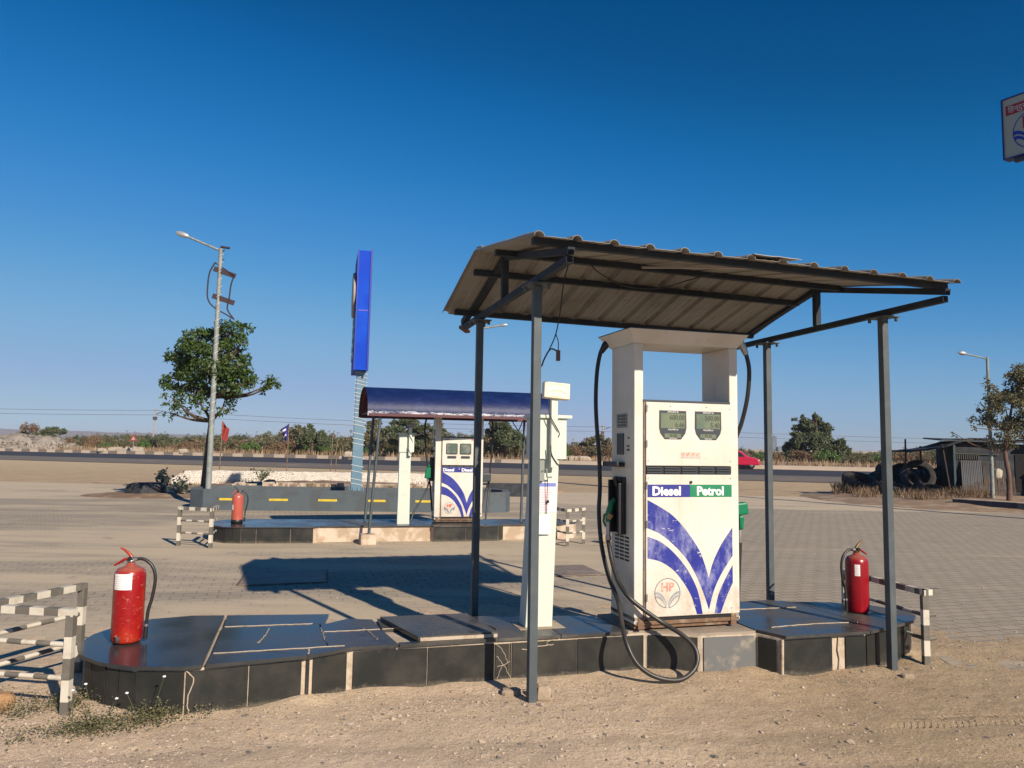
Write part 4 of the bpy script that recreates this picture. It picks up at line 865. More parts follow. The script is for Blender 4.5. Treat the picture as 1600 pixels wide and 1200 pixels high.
# ------------------------------------------------------------------ planter, totem sign, street lamps
def planter():
    GREYW = M('grey_planter_paint', (.075, .095, .11), .75, 0, (.06, .072, .08), 3, bump=.25, bscale=30, dust=.25)
    t = thing('planter_wall', (-7.3, 18.2, 0), .07, 'long grey kerb planter with yellow dashes behind the far island', 'planter')
    H = .47; L = 7.35; D = 2.0
    out = [(0.25, .0), (L - .5, 0.0), (L - .12, .16), (L, .5), (L, 1.3), (L - .25, 1.8), (L - .8, D), (.9, D), (.3, 1.85), (-.15, 1.4), (-.25, .8), (-.12, .25)]
    inn = [(lerp(x, L / 2, .045 if .9 < x < L - .9 else .045), lerp(y, D / 2, .16)) for x, y in out]
    n = len(out); mb = MB()
    vs = [(*p, -.05) for p in out] + [(*p, H) for p in out] + [(*p, H) for p in inn] + [(*p, .3) for p in inn]
    fs = []
    for i in range(n):
        j = (i + 1) % n; fs += [(i, j, n + j, n + i), (n + i, n + j, 2 * n + j, 2 * n + i), (2 * n + i, 2 * n + j, 3 * n + j, 3 * n + i)]
    mb.add(vs, fs); mb.build('wall', GREYW, t, bevel=.012)
    mb = MB(); random.seed(8); vs = [(*p, .36) for p in inn]; mb.add(vs, [tuple(range(n))]); mb.build('soil', M('planter_soil', (.20, .13, .08), .95, 0, (.33, .24, .16), 4, bump=1, bscale=12), t)
    YE = M('yellow_paint', (.62, .46, .03), .6, 0, (.5, .36, .03), 8)
    x = .62
    while x < L - .4:
        mb = MB(); mb.box(x, x + .43, -.0035, 0, .225, .275) ; mb.build('yellow_dash', YE, t); x += 1.12
    # worn crumbly cap stones behind
    mb = MB(); random.seed(3)
    for i in range(70):
        x = random.uniform(.3, L - .6); mb.box(x, x + random.uniform(.1, .3), 1.84, 1.98 + .003 * (i % 7), H - .02, H + random.uniform(.02, .05) + .0007 * i)
    mb.build('broken_coping', PLASTER, t)
planter()
def rope(mb, p, q, r, pitch, tr=.008, lean=0):
    p, q = Vector(p), Vector(q); L = (q - p).length; n = int(L / pitch * 10)
    mb.tube([p.lerp(q, i / n) + Vector((cos(i * .628) * r, sin(i * .628) * r, 0)) for i in range(n + 1)], tr, 4)
ROPE = M('white_light_rope', (.75, .75, .75), .4)
def lamp(loc, h, label, ends, r0=.07, r1=.05, rz=0, armz=0, wrap=True, frame=False, group='street lamps with angled arms'):
    t = thing('street_lamp', loc, rz, label, 'street lamp', group)
    lean = .01 if frame else -.0
    mb = MB(); mb.tube([(0, 0, 0), (lean * .5, 0, h * .5), (lean, 0, h)], [r0, (r0 + r1) / 2, r1], 12); mb.build('pole', STEELP, t)
    ex, ez = ends
    mb = MB(); mb.tube([(lean, 0, h - .05), (lean + ex * .86, 0, h + ez * .86)], r1 * .6, 8); mb.build('arm', STEELP, t)
    mb = MB(); p, q = Vector((lean + ex * .8, 0, h + ez * .82)), Vector((lean + ex * 1.1, 0, h + ez * 1.1))
    mb.tube([p, p.lerp(q, .2), p.lerp(q, .7), q], [.03, .065, .07, .03], 8); mb.build('lamp_head', M('lamp_alu', (.5, .5, .5), .35, .5), t)
    if wrap:
        mb = MB(); rope(mb, (0, 0, .2), (lean, 0, h), (r0 + r1) * .53, .20, .0045); rope(mb, (lean, 0, h - .05), (lean + ex * .8, 0, h + ez * .8), r1 * .7, .16, .005); mb.build('light_rope', ROPE, t)
    return t
STEELP = M('lamp_post_grey', (.24, .265, .25), .6, 0, (.17, .19, .18), 5, dust=.15)
l1 = lamp((-7.22, 18.95, .34), 5.95, 'tall leaning street lamp wrapped in light rope, in front of the leafy tree', (-1.02, .36), .07, .048, frame=True)
mb = MB(); z0 = 4.55
for k, (dz, w_) in enumerate(((.95, .26), (.28, .3))):
    mb.bar((-.22 + .1, -.05, z0 + dz - .06), (.38, .05, z0 + dz - .22), .04, .12)
fr = smooth_line([(.36, 0, z0 + .72), (.3, 0, z0 + .5), (.27, 0, z0 + .15), (.24, 0, z0 - .1), (.40, 0, z0 - .33)], 4)
mb.tube(fr, .018, 6); mb.tube(smooth_line([(-.12, 0, z0 + 1.05), (-.24, 0, z0 + .8), (-.27, 0, z0 + .45), (-.25, 0, z0 + .15), (-.1, 0, z0 - .05), (.25, 0, z0 - .25), (.42, 0, z0 - .35)], 5), .018, 6); mb.tube([(-.12, 0, z0 + 1.05), (.38, 0, z0 + .73)], .018, 6)
mb.tube([(.0, 0, z0 + 1.45), (.22, 0, z0 + 1.42)], .03, 6); mb.tube([(.1, 0, z0 + 1.38), (-.05, 0, z0 + 1.2), (.1, 0, z0 + 1.12)], .014, 5)
mb.build('banner_frame', M('dark_rusty_frame', (.04, .025, .03), .8, .1), l1)
lamp((-1.33, 33.0, 0), 6.55, 'distant rope wrapped street lamp rising behind the blue arched canopy', (1.0, .12), .09, .07, group='street lamps with angled arms')
lamp((15.0, 24.6, .15), 4.45, 'slim street lamp in front of the dark shack on the right', (-.82, .12), .06, .04, wrap=False)
def totem():
    t = thing('totem_sign', (-3.76, 19.3, .33), .235, 'tall blue sign seen edge on, standing on a light blue column wrapped with rope', 'totem sign')
    LB = M('light_blue_paint', (.10, .19, .26), .5, 0, (.14, .23, .30), 2, dust=.1)
    mb = MB(); mb.hexa([(-.13, -.1, .05), (.13, -.1, .05), (.13, .12, .05), (-.13, .12, .05)], [(-.10 + .03, -.1, 3.3), (.14 + .03, -.1, 3.3), (.14 + .03, .12, 3.3), (-.10 + .03, .12, 3.3)]); mb.build('column', LB, t, bevel=.01)
    mb = MB(); mb.box(-.32, .25, -.22, .22, .0, .04)
    mb.build('base_plate', LB, t)
    mb = MB()
    for x in (-.17, -.08, .04, .13, .17): mb.add([(x, -.2, .04), (x + .015, -.2, .04), (x + .015, -.1, .2), (x, -.1, .2), (x, -.1, .04), (x + .015, -.1, .04)], [(0, 1, 2, 3), (0, 3, 4), (1, 5, 2), (4, 3, 2, 5), (0, 4, 5, 1)])
    mb.build('gusset', LB, t)
    mb = MB(); z = .25; k = 0; random.seed(6)
    while z < 3.25:
        x = .03 * (z / 3.3); d = random.uniform(-.03, .0)
        mb.tube([(x - .14, -.105, z + .05 + d), (x + .16, -.105, z - .01 + d)], .0055, 5); z += .10 if z > 1.6 else random.choice((.12, .2, .34)); k += 1
    mb.build('light_rope', ROPE, t)
    # sign box: broad faces look left and right, narrow edge towards the forecourt
    mb = MB(); mb.hexa([(-.17, -.35, 3.02), (.17, -.35, 3.02), (.17, 1.35, 3.02), (-.17, 1.35, 3.02)], [(-.15, -.35, 5.98), (.19, -.35, 5.98), (.19, 1.35, 5.98), (-.15, 1.35, 5.98)]); bx = mb.build('sign_box', BLUEPAINT, t, bevel=.01)
    mb = MB(); mb.hexa([(-.175, -.365, 3.02), (-.14, -.365, 3.02), (-.14, -.35, 3.02), (-.175, -.35, 3.02)], [(-.155, -.365, 6.0), (-.12, -.365, 6.0), (-.12, -.35, 6.0), (-.155, -.35, 6.0)]); mb.hexa([(.14, -.375, 3.0), (.185, -.375, 3.0), (.185, -.35, 3.0), (.14, -.35, 3.0)], [(.16, -.375, 6.03), (.205, -.375, 6.03), (.205, -.35, 6.03), (.16, -.35, 6.03)]); mb.build('edge_trim', M('sign_trim', (.008, .03, .3), .4), bx)
    mb = MB(); mb.box(-.11, .14, -.356, -.35, 4.48, 4.5); mb.build('seam', M('purple_seam', (.16, .08, .4), .5), bx)
    mb = MB(); mb.lathe([(0, -.05), (.55, -.05), (.58, 0), (.5, .03), (0, .03)], n=32); o = mb.build('round_emblem', M('emblem_grey', (.35, .32, .3), .5), bx); o.rotation_euler = (0, pi / 2, 0); o.location = (-.19, .25, 4.95)
    mb = MB()
    for k in range(5): mb.box(-.19 + .003 * k, -.15 + .003 * k, -.25, 1.2, 3.35 + k * .24, 3.52 + k * .24)
    mb.build('price_panel', M('price_panel_teal', (.05, .14, .2), .4), bx)
totem()
def corner_sign():
    t = thing('pole_sign', (13.98, 17.4, 0), 0, 'white company pole sign with blue frame cut off by the right edge', 'pole sign')
    # left edge of the face at bearing px 1566; face runs away to the upper left of view
    t.rotation_euler = (0, 0, radians(-61))
    WSIGN = M('sign_face_shaded', (.30, .33, .28), .5)  # white face darkened: its shade is put into the base colour
    mb = MB(); mb.box(-2.6, 0, -.1, .12, 9.15, 10.70) ; p = mb.build('sign_board', WSIGN, t)
    mb = MB(); B = M('frame_blue', (.006, .015, .16), .4)
    for a in ((-2.63, .03, -.13, .15, 10.70, 10.73), (-2.63, .03, -.13, .15, 9.12, 9.15), (0, .03, -.13, .15, 9.15, 10.70), (-2.63, -2.6, -.13, .15, 9.15, 10.70)): mb.box(*a)
    mb.build('sign_frame', B, t)
    mb = MB(); mb.box(-2.4, .02, -.05, .05, 9.01, 9.117); mb.build('lower_beam', M('beam_dark', (.03, .04, .06), .5), t)
    mb = MB(); mb.tube([(-1.3, 0, 0), (-1.3, 0, 9.01)], .12, 12); mb.build('pole', STEELP, t)
    return t, p
ts, ps = corner_sign()
def sign_print():
    o_ = bpy.data.objects
    B = M('print_blue', (.01, .03, .30), .4); R = M('print_red', (.28, .006, .012), .4); W_ = M('print_white', (.4, .4, .36), .4)
    # local frame: face at y=-.1, left end (far from the frame edge) at x=-2.6; camera sees x decreasing to the left
    y = -.1015
    mb = MB(); mb.box(-2.53, -.16, y - .001, y, 10.26, 10.52); mb.build('red_banner', R, ps)
    text_obj('lettering', 'िहन्दुस्तान पेट्रोलियम', .19, W_, ps, (-2.47, y - .003, 10.33), bold=.002, thick=.001)
    cx, cz, r = -1.88, 9.74, .50
    mb = MB(); n = 48
    for i in range(n):
        a, b = 2 * pi * i / n, 2 * pi * (i + 1) / n
        mb.plate([(cx + r * cos(a), cz + r * sin(a)), (cx + r * cos(b), cz + r * sin(b)), (cx + r * .95 * cos(b), cz + r * .95 * sin(b)), (cx + r * .95 * cos(a), cz + r * .95 * sin(a))], y - .002, .002)
    for A, Bq in (([(.98, .12), (.7, .08), (.35, -.18), (.10, -.55), (.06, -.7)], [(.99, -.10), (.72, -.10), (.42, -.30), (.16, -.64), (.09, -.95)]), ([(.97, -.18), (.74, -.17), (.45, -.36), (.2, -.68), (.11, -.95)], [(.90, -.40), (.76, -.34), (.5, -.48), (.25, -.76), (.13, -.97)])):
        for sg in (-1, 1): strip_plates(mb, [(cx + sg * a * r, cz + b * r) for a, b in A], [(cx + sg * a * r, cz + b * r) for a, b in Bq], y - .002, 0, .002)
    mb.build('emblem', B, ps)
    text_obj('lettering', 'HP', .42, R, ps, (cx, y - .003, cz + .08), bold=.018, align='CENTER', thick=.001)
sign_print()

# ------------------------------------------------------------------ vegetation
def rnd_unit():
    while True:
        v = Vector((random.uniform(-1, 1), random.uniform(-1, 1), random.uniform(-1, 1)))
        if .05 < v.length < 1: return v.normalized()
def leaf_quads(mb, c, r, n, size, squash=.8, mat=0, shell=.35, asp=.5):
    c = Vector(c)
    for _ in range(n):
        d = rnd_unit(); q = shell + (1 - shell) * random.random() ** .6
        p = c + Vector((d.x * r, d.y * r, d.z * r * squash)) * q
        a = rnd_unit(); a.z -= .25; a.normalize(); b = a.cross(rnd_unit()).normalized(); s = size * random.uniform(.6, 1.3)
        mb.add([p, p + a * s * .5 + b * s * asp * .5, p + a * s, p + a * s * .5 - b * s * asp * .5], [(0, 1, 2, 3)], mat)
def tree(loc, label, clumps, trunk, leaf, n, size, cat='tree', name='tree', group=None, bark=None, twig=.02, asp=.5):
    t = thing(name, loc, 0, label, cat, group); mb = MB(); wd = MB()
    wd.tube(smooth_line([p for p, r in trunk], 5), [lerp(trunk[0][1], trunk[-1][1], i / (5 * (len(trunk) - 1))) for i in range(5 * (len(trunk) - 1) + 1)], 9)
    fork = [Vector(p) for p, r in trunk[1:]]
    for (x, y, z, r, k) in clumps:
        c = Vector((x, y, z)); f = min(fork, key=lambda q: (q - c).length + (0 if q.z < c.z else 2)); m_ = f.lerp(c, .5) + rnd_unit() * .12 * (c - f).length
        wd.tube(smooth_line([f, m_, c], 4), [lerp(twig * 2.2, twig * .6, i / 8) for i in range(9)], 5, caps=False)
        nn = int(n * k * (r / .5) ** 1.6)
        for q in range(max(3, int(13 * r / .5))):        # sub-clumps make an uneven, open crown
            d = rnd_unit(); cc = c + Vector((d.x, d.y, d.z * .8)) * r * random.uniform(.45, 1.0); rr = r * random.uniform(.28, .55)
            wd.tube([c, cc], [twig * .5, twig * .25], 4, caps=False)
            leaf_quads(mb, cc, rr, max(8, nn // 6), size, .75, asp=asp)
    wd.build('trunk', bark or BARK, t); mb.build('crown', leaf, t); return t
random.seed(21)
YH = lambda px: 695 + (px - 800) * .0165
def XZ(px, py, d): return (px - 800) / 1225 * d, 1.6 + (YH(px) - py) * d / 1225
td = 19.45; tx, _ = XZ(326, 700, td)
def cl(px, py, r, k=1, dy=None):
    x, z = XZ(px, py, td); return (x - tx, random.uniform(-.3, .5) if dy is None else dy, z - .36, r / 1225 * td, k)
lt = [cl(300, 548, 34), cl(322, 528, 30), cl(350, 520, 28), cl(366, 548, 24), cl(333, 575, 40), cl(290, 585, 34), cl(268, 562, 24), cl(262, 590, 18), cl(365, 590, 32), cl(310, 610, 22, .8),
      cl(281, 625, 17, .7), cl(268, 645, 12, .5), cl(285, 640, 12, .5), cl(320, 632, 18, .5), cl(345, 622, 20, .7), cl(352, 640, 13, .6), cl(360, 618, 18, .7), cl(385, 602, 20, .8), cl(400, 603, 14, .8), cl(419, 601, 15, 1.5), cl(368, 506, 13), cl(336, 508, 12), cl(306, 520, 13), cl(378, 530, 14), cl(275, 605, 20), cl(375, 570, 22)]
_, zt_ = XZ(330, 610, td)
tree((tx, td, .36), 'leafy green tree with uneven crown growing in the grey planter', lt, [((0, 0, 0), .085), ((.05, 0, .9), .07), ((.10, 0, 1.7), .06), ((.16, .0, 2.3), .045), ((.2, 0, 3.0), .03)], LEAF, 470, .10, group=None)
# second stem of the same tree is drawn as its own slim sapling beside it
mb = MB(); mb.tube(smooth_line([(-.03, .1, 0), (.02, .12, .8), (.02, .1, 1.7), (.1, .1, 2.2)], 5), [.045] * 16, 8); o = mb.build('bare_stem', M('pale_bark', (.26, .17, .12), .9, 0, (.18, .12, .08), 9), None); o.location = (tx + .02, td, .36); tag(o, 'slim pale brown stem rising beside the trunk of the leafy tree', 'tree stem')
td = 23.64; tx, _ = XZ(1572, 700, td)
rt_ = [cl(1545, 640, 20, .3), cl(1565, 620, 22, .35), cl(1585, 600, 24, .4), cl(1600, 585, 26, .4), cl(1548, 610, 14, .25), cl(1535, 625, 10, .2), cl(1545, 583, 9, .3), cl(1590, 640, 26, .35), cl(1610, 620, 30, .4), cl(1570, 660, 20, .25), cl(1555, 678, 16, .2), cl(1600, 665, 22, .3), cl(1630, 600, 30, .4), cl(1522, 655, 7, .25), cl(1508, 665, 7, .25), cl(1620, 570, 22, .4), cl(1640, 640, 30, .4), cl(1598, 573, 10, .4), cl(1580, 680, 14, .25)]
tree((tx, td, .1), 'thin reddish barked tree with sparse crown in front of the shack at right', rt_, [((0, 0, 0), .085), ((.02, 0, .8), .08), ((-.06, 0, 1.5), .07), ((.05, 0, 2.2), .055), ((.25, 0, 3.1), .03)], LEAF_SCRUB, 1900, .085, twig=.012, bark=M('red_bark', (.13, .075, .055), .9, 0, (.08, .05, .04), 8))
# prototypes of the far scrub, then copies
def bush_proto(kind_, leaf, seed, n=900, size=.17, tall=1.0, twigs=True):
    random.seed(seed); t = bpy.data.objects.new(kind_, None); COL.objects.link(t); mb = MB(); wd = MB()
    for k in range(11):
        x, y, z = random.uniform(-1.35, 1.35), random.uniform(-.9, .9), random.uniform(.45, 1.55) * tall; z *= 1 - .22 * abs(x)
        r = random.uniform(.38, .72); wd.tube([(x * .2, y * .2, 0), (x * .6, y * .6, z * .5), (x, y, z)], [.05, .035, .015], 4, caps=False)
        for q in range(4):
            d = rnd_unit(); c = Vector((x, y, z)) + Vector((d.x, d.y, d.z * .7)) * r * .7; leaf_quads(mb, c, r * random.uniform(.35, .6), n // 44, size, .8)
        if twigs and k % 2 == 0:
            e = Vector((x + random.uniform(-.3, .3), y, z + r * random.uniform(.9, 1.3))); wd.tube([(x, y, z), e], [.015, .006], 4, caps=False); leaf_quads(mb, e, .12, 8, size * .8)
    wd.build('trunk', BARK, t); mb.build('crown', leaf, t); return t
protos = {k: [bush_proto(nm, lf, sd_, n_, sz, tl) for sd_ in sds] for k, nm, lf, sds, n_, sz, tl in (
    ('scrub', 'scrub_bush', LEAF_SCRUB, (1, 2, 3), 2300, .17, 1.0), ('dark', 'thorn_tree', LEAF_DARK, (4, 5), 2900, .17, 1.15), ('bright', 'green_bush', LEAF_BRIGHT, (6,), 1800, .18, .8), ('dry', 'dry_bush', LEAF_DRY, (7, 8), 2000, .15, .85))}
used = set()
LAB = {'scrub': ('dusty olive scrub bush in the bank of scrub beyond the road', 'bush', 'olive scrub bushes beyond the road'),
       'dark': ('dark green thorn tree in the bank of scrub beyond the road', 'tree', 'dark thorn trees beyond the road'),
       'bright': ('small bright green bush at the foot of the scrub beyond the road', 'bush', 'bright green bushes beyond the road'),
       'dry': ('reddish brown dry bush at the foot of the scrub beyond the road', 'bush', 'dry brown bushes beyond the road')}
def put_bush(kd, x, y, h, wd, label=None, cat=None, group='x', z=.2):
    v = random.choice(protos[kd]); o = copy_tree(v) if id(v) in used else v; used.add(id(v))
    o.location = (x, y, z); o.rotation_euler = (0, 0, random.uniform(0, 6.28)); hh = {'scrub': 2.0, 'dark': 2.25, 'bright': 1.6, 'dry': 1.75}[kd]
    o.scale = (wd / 3.4, wd / 3.4, h / hh); l = LAB[kd]; tag(o, label or l[0], cat or l[1], l[2] if label is None else None)
    if label is not None and 'group' in o: del o['group']
    return o
random.seed(77)
tops = [(-80, 688), (0, 680), (60, 672), (100, 681), (180, 676), (250, 679), (330, 678), (400, 680), (440, 672), (480, 667), (500, 669), (540, 681), (580, 670), (660, 672), (720, 676), (790, 668), (830, 684), (880, 692), (930, 688), (1000, 690), (1150, 702), (1200, 708), (1260, 704), (1340, 706), (1400, 701), (1480, 699), (1560, 700), (1700, 695)]
def topy(px):
    for (a, b), (c, d) in zip(tops, tops[1:]):
        if px <= c: return lerp(b, d, (px - a) / (c - a))
    return 695
for row, (o0, step, hk) in enumerate(((30, 20, .97), (17, 24, .90), (7, 27, .74))):
    px = -70
    while px < 1680:
        be = (px - 800) / 1225; off = o0 + random.uniform(-2, 2) + (max(0, px - 700) / 900) * 14
        d = (66.5 + off) / (.306 * be + .952); top = topy(px) + random.uniform(-3, 3); h = (1.6 + (YH(px) - top + 4) * d / 1225 - .2) * hk * random.uniform(.85, 1.1)
        h = max(1.0, h)
        if row == 2: kd = random.choice(['scrub', 'dry', 'dry', 'bright'] if px > 540 else ['scrub', 'scrub', 'scrub', 'bright', 'dry'])
        else: kd = random.choice(['scrub', 'scrub', 'scrub', 'dark', 'dry'] if row else ['scrub', 'scrub', 'dark'])
        if row == 2 and kd == 'bright': h = random.uniform(1.0, 1.6)
        if row == 2 and kd == 'dry': h = max(1.5, h)
        put_bush(kd, be * d, d, h, h * random.uniform(1.3, 1.8) + .6); px += step * random.uniform(.7, 1.3)
# individual trees that stand out of the scrub
td = 64
def bigtree(px, base, top, wpx, d, label, leaf, sx=1.0, n=300, size=.2, seed=3, blobs=None):
    global td, tx
    random.seed(seed); td = d; x, z1 = XZ(px, top, d); tx = x; H = z1 - .2; R = wpx / 2 / 1225 * d; cls = []
    if blobs: cls = [cl(*b) for b in blobs]; cls = [(a, b * 3, c + .16, r, k) for a, b, c, r, k in cls]
    else:
        for k in range(16):
            a = random.uniform(0, 6.28); q = sqrt(random.random()); zz = random.uniform(.3, .93)
            rr = R * (1 - .55 * abs(zz - .5)); cls.append((cos(a) * q * rr, sin(a) * q * rr, H * zz, R * random.uniform(.22, .38), 1))
    return tree((x, d, .2), label, cls, [((0, 0, 0), .16), ((.1, 0, H * .3), .13), ((-.05, 0, H * .5), .09), ((.1, 0, H * .75), .05)], leaf, n * 1.1, size, twig=.035, asp=.6)
bigtree(1275, 722, 646, 100, 82, 'large bushy dark green thorn tree standing alone beyond the road right of the pump', LEAF_DARK, seed=5, n=420, blobs=[(1262, 662, 10), (1270, 672, 12), (1250, 668, 7, .8), (1285, 660, 11), (1297, 668, 9), (1290, 680, 14), (1270, 690, 14), (1250, 690, 12), (1240, 700, 11), (1236, 712, 10), (1258, 708, 14), (1280, 704, 14), (1300, 700, 13), (1312, 694, 9), (1318, 704, 10), (1326, 702, 6), (1305, 714, 12), (1285, 718, 12), (1250, 718, 10), (1262, 650, 4, 1), (1247, 655, 4, .8), (1240, 680, 7), (1280, 650, 5)])
bigtree(640, 700, 652, 90, 76, 'wide feathery green tree behind the blue arched canopy', LEAF_DARK, seed=6, n=400, blobs=[(618, 664, 9), (632, 658, 11), (650, 662, 11), (665, 668, 9), (625, 676, 11), (645, 678, 12), (608, 672, 8), (662, 684, 10), (678, 672, 8), (640, 690, 12), (655, 694, 9), (615, 688, 8), (688, 662, 6), (694, 672, 6)])
bigtree(785, 705, 656, 60, 76, 'dark green tree seen between the far pump and the near post', LEAF_DARK, seed=7, n=400, blobs=[(775, 664, 9), (790, 666, 10), (768, 676, 9), (785, 682, 12), (803, 678, 10), (815, 684, 8), (795, 694, 10), (772, 694, 9), (812, 694, 7)])
bigtree(490, 700, 660, 44, 82, 'feathery green tree left of the blue totem column', LEAF_DARK, seed=8, n=420, blobs=[(487, 666, 5), (482, 673, 7), (492, 674, 7), (500, 680, 8), (485, 683, 9), (478, 690, 8), (495, 692, 9), (507, 690, 6)])
bigtree(590, 700, 655, 40, 80, 'loose olive tree behind the left end of the blue arched canopy', LEAF_SCRUB, seed=9, n=380, blobs=[(578, 664, 6, .7), (590, 660, 7, .7), (585, 674, 8), (598, 676, 8), (575, 684, 8), (592, 690, 8)])
bigtree(50, 690, 660, 60, 104, 'bare greyish brown tree above the rubble heap at far left', LEAF_DRY, seed=10, n=170, blobs=[(38, 668, 6, .5), (45, 664, 5, .4), (52, 668, 7, .5), (60, 670, 7, .5), (35, 676, 6, .5)])
bigtree(82, 690, 666, 40, 104, 'dark green bush above the rubble heap at far left', LEAF_DARK, seed=11, n=380, blobs=[(74, 672, 6), (84, 670, 7), (92, 674, 6), (80, 680, 8), (68, 680, 6)])
bigtree(440, 700, 672, 40, 92, 'pale dry bush among the scrub above the blue flag', LEAF_SCRUB, seed=12, n=300, blobs=[(466, 668, 6, .7), (472, 674, 8), (458, 676, 6), (478, 680, 7)])
bigtree(950, 705, 678, 40, 80, 'olive bush seen between the hose and the near dispenser', LEAF_SCRUB, seed=13, n=300, blobs=[(925, 690, 8), (938, 686, 8), (950, 692, 8), (915, 696, 8), (960, 698, 8)])
# planter and bed plants
def small_plant(loc, label, leaf, R, h, n, size, seed, name='shrub', cat='shrub', stems=7):
    random.seed(seed); t = thing(name, loc, 0, label, cat); mb = MB(); wd = MB()
    for k in range(stems):
        a = random.uniform(0, 6.28); r = R * random.random(); e = Vector((cos(a) * r, sin(a) * r, h * random.uniform(.55, 1))); wd.tube([(0, 0, 0), (e.x * .5, e.y * .5, e.z * .6), e], [.012, .009, .005], 5, caps=False)
        for q in range(n // stems):
            t_ = random.uniform(.3, 1); p = Vector((e.x * t_, e.y * t_, e.z * t_)) + rnd_unit() * .06 * h / .5
            a_ = rnd_unit(); a_.z = abs(a_.z) * .6; b_ = a_.cross(rnd_unit()).normalized(); s = size * random.uniform(.6, 1.3)
            mb.add([p, p + a_ * s * .5 + b_ * s * .35, p + a_ * s, p + a_ * s * .5 - b_ * s * .35], [(0, 1, 2, 3)])
    wd.build('stem', BARK, t); mb.build('leaves', leaf, t); return t
small_plant((-10.05, 23.0, 0), 'grey green shrub beside the dark stone block at left', LEAF_GREY, .38, .75, 150, .12, 31)
small_plant((-9.35, 22.4, 0), 'wider grey green shrub between the dark block and the planter', LEAF_GREY, .45, .62, 170, .12, 32)
small_plant((-8.9, 28.2, .1), 'small grey leafed shrub in front of the white stone wall', LEAF_GREY, .4, .6, 120, .13, 33)
small_plant((-2.55, 31.0, 0), 'small green shrub beyond the white stone wall near the totem column', LEAF_GREY, .35, .5, 90, .12, 34)
# ------------------------------------------------------------------ white stone wall, soil, blocks
def stone_wall():
    mt, nt, bs = new_mat('whitewashed_stone'); g = NT(nt); v = g.coord('Object'); vo = g.n('TexVoronoi'); vo.feature = 'DISTANCE_TO_EDGE'; g.l(g.mapping(v, (2.6, 2.6, 4.5)), vo.inputs['Vector'])
    e = g.ramp(vo.outputs['Distance'], .0, .045); c = g.mix(e, (.45, .35, .26), g.mix(g.noise(v, 4, 5), (.72, .65, .56), (.86, .80, .71)))
    g.l(c, bs.inputs['Base Color']); bs.inputs['Roughness'].default_value = .9; g.bump(g.ramp(vo.outputs['Distance'], 0, .12), bs, .8, .04)
    mb = MB(); n = 60; ys = [0, .45]; vs = []; random.seed(9)
    for i in range(n + 1):
        x = lerp(0, 9.7, i / n); h = .47 * min(1, .35 + (x / .8)) + .025 * noise.noise(Vector((x * 2, 0, 0))); w_ = .02 * noise.noise(Vector((x * 3, 5, 0)))
        vs += [(x, w_, -.05), (x, w_ + .02, h * .6), (x, .04 + w_, h), (x, .42, h), (x, .45, -.05)]
    fs = [(i * 5 + j, (i + 1) * 5 + j, (i + 1) * 5 + j + 1, i * 5 + j + 1) for i in range(n) for j in range(4)]
    mb.add(vs, fs); mb.add(vs[:5], [(4, 3, 2, 1, 0)]); mb.add(vs[-5:], [(0, 1, 2, 3, 4)])
    o = mb.build('stone_wall', mt); o.location = (-12.5, 29.2, 0); o.rotation_euler = (0, 0, .05); tag(o, 'low whitewashed rubble stone wall behind the grey planter', 'wall')
stone_wall()
def mound(name, cx, cy, rx, ry, h, mt, seed, label=None, cat=None, n=36, rough=.3, k='structure'):
    mb = MB(); vs = []
    for j in range(n + 1):
        for i in range(n + 1):
            u, v = i / n * 2 - 1, j / n * 2 - 1; q = max(0, 1 - (u * u + v * v)); z = h * q ** .8 * (1 + rough * noise.noise(Vector((u * 3, v * 3, seed)))) + h * rough * .5 * noise.noise(Vector((u * 9, v * 9, seed))) * min(1, q * 3)
            vs.append((u * rx, v * ry, z - .03 * (q <= 0)))
    mb.add(vs, [(j * (n + 1) + i, j * (n + 1) + i + 1, (j + 1) * (n + 1) + i + 1, (j + 1) * (n + 1) + i) for j in range(n) for i in range(n)], 0, True)
    o = mb.build(name, mt); o.location = (cx, cy, -.01)
    if k: kind(o, k)
    if label: tag(o, label, cat)
    return o
SOIL = M('brown_soil', (.19, .12, .075), .95, 0, (.32, .23, .15), 1.6, bump=1, bscale=8)
mound('soil_bed', -6.0, 26.2, 5.2, 3.0, .28, SOIL, 2); mound('soil_bed', -10.2, 22.6, 2.0, 1.3, .10, SOIL, 3); mound('sand_mound', .1, 27.5, 1.8, 1.6, .22, M('orange_sand', (.42, .27, .15), .95, 0, (.33, .22, .13), 3), 4)
mound('weed_bed', 15.0, 26.0, 5.2, 5.2, .22, M('weed_bed_soil', (.24, .16, .10), .95, 0, (.34, .25, .17), 2, bump=1, bscale=8), 6)
DARKROCK = M('dark_rock', (.018, .022, .03), .7, 0, (.05, .05, .055), 4, bump=1, bscale=10, dust=.1)
def rock(name, loc, dims, mt, label, cat='stone', seed=0, group=None, sub=1, rz=0):
    random.seed(seed); mb = MB(); n, m_ = 12, 7; vs = []
    for j in range(m_ + 1):
        ph = -pi / 2 + pi * j / m_
        for i in range(n):
            a = 2 * pi * i / n; p = Vector((cos(a) * cos(ph), sin(a) * cos(ph), sin(ph)))
            p = Vector([math.copysign(abs(c) ** .6, c) for c in p]); p *= 1 + .18 * noise.noise(p * 1.7 + Vector((seed, 0, 0))); vs.append((p.x * dims[0] / 2, p.y * dims[1] / 2, (p.z + .8) * dims[2] / 2))
    mb.add(vs, [(j * n + i, j * n + (i + 1) % n, (j + 1) * n + (i + 1) % n, (j + 1) * n + i) for j in range(m_) for i in range(n)])
    o = mb.build(name, mt); o.location = loc; o.rotation_euler = (0, 0, rz); return tag(o, label, cat, group)
rock('stone_block', (-10.36, 22.5, 0), (1.15, .6, .42), DARKROCK, 'long dark blue black stone block lying on the sand at left', seed=3)
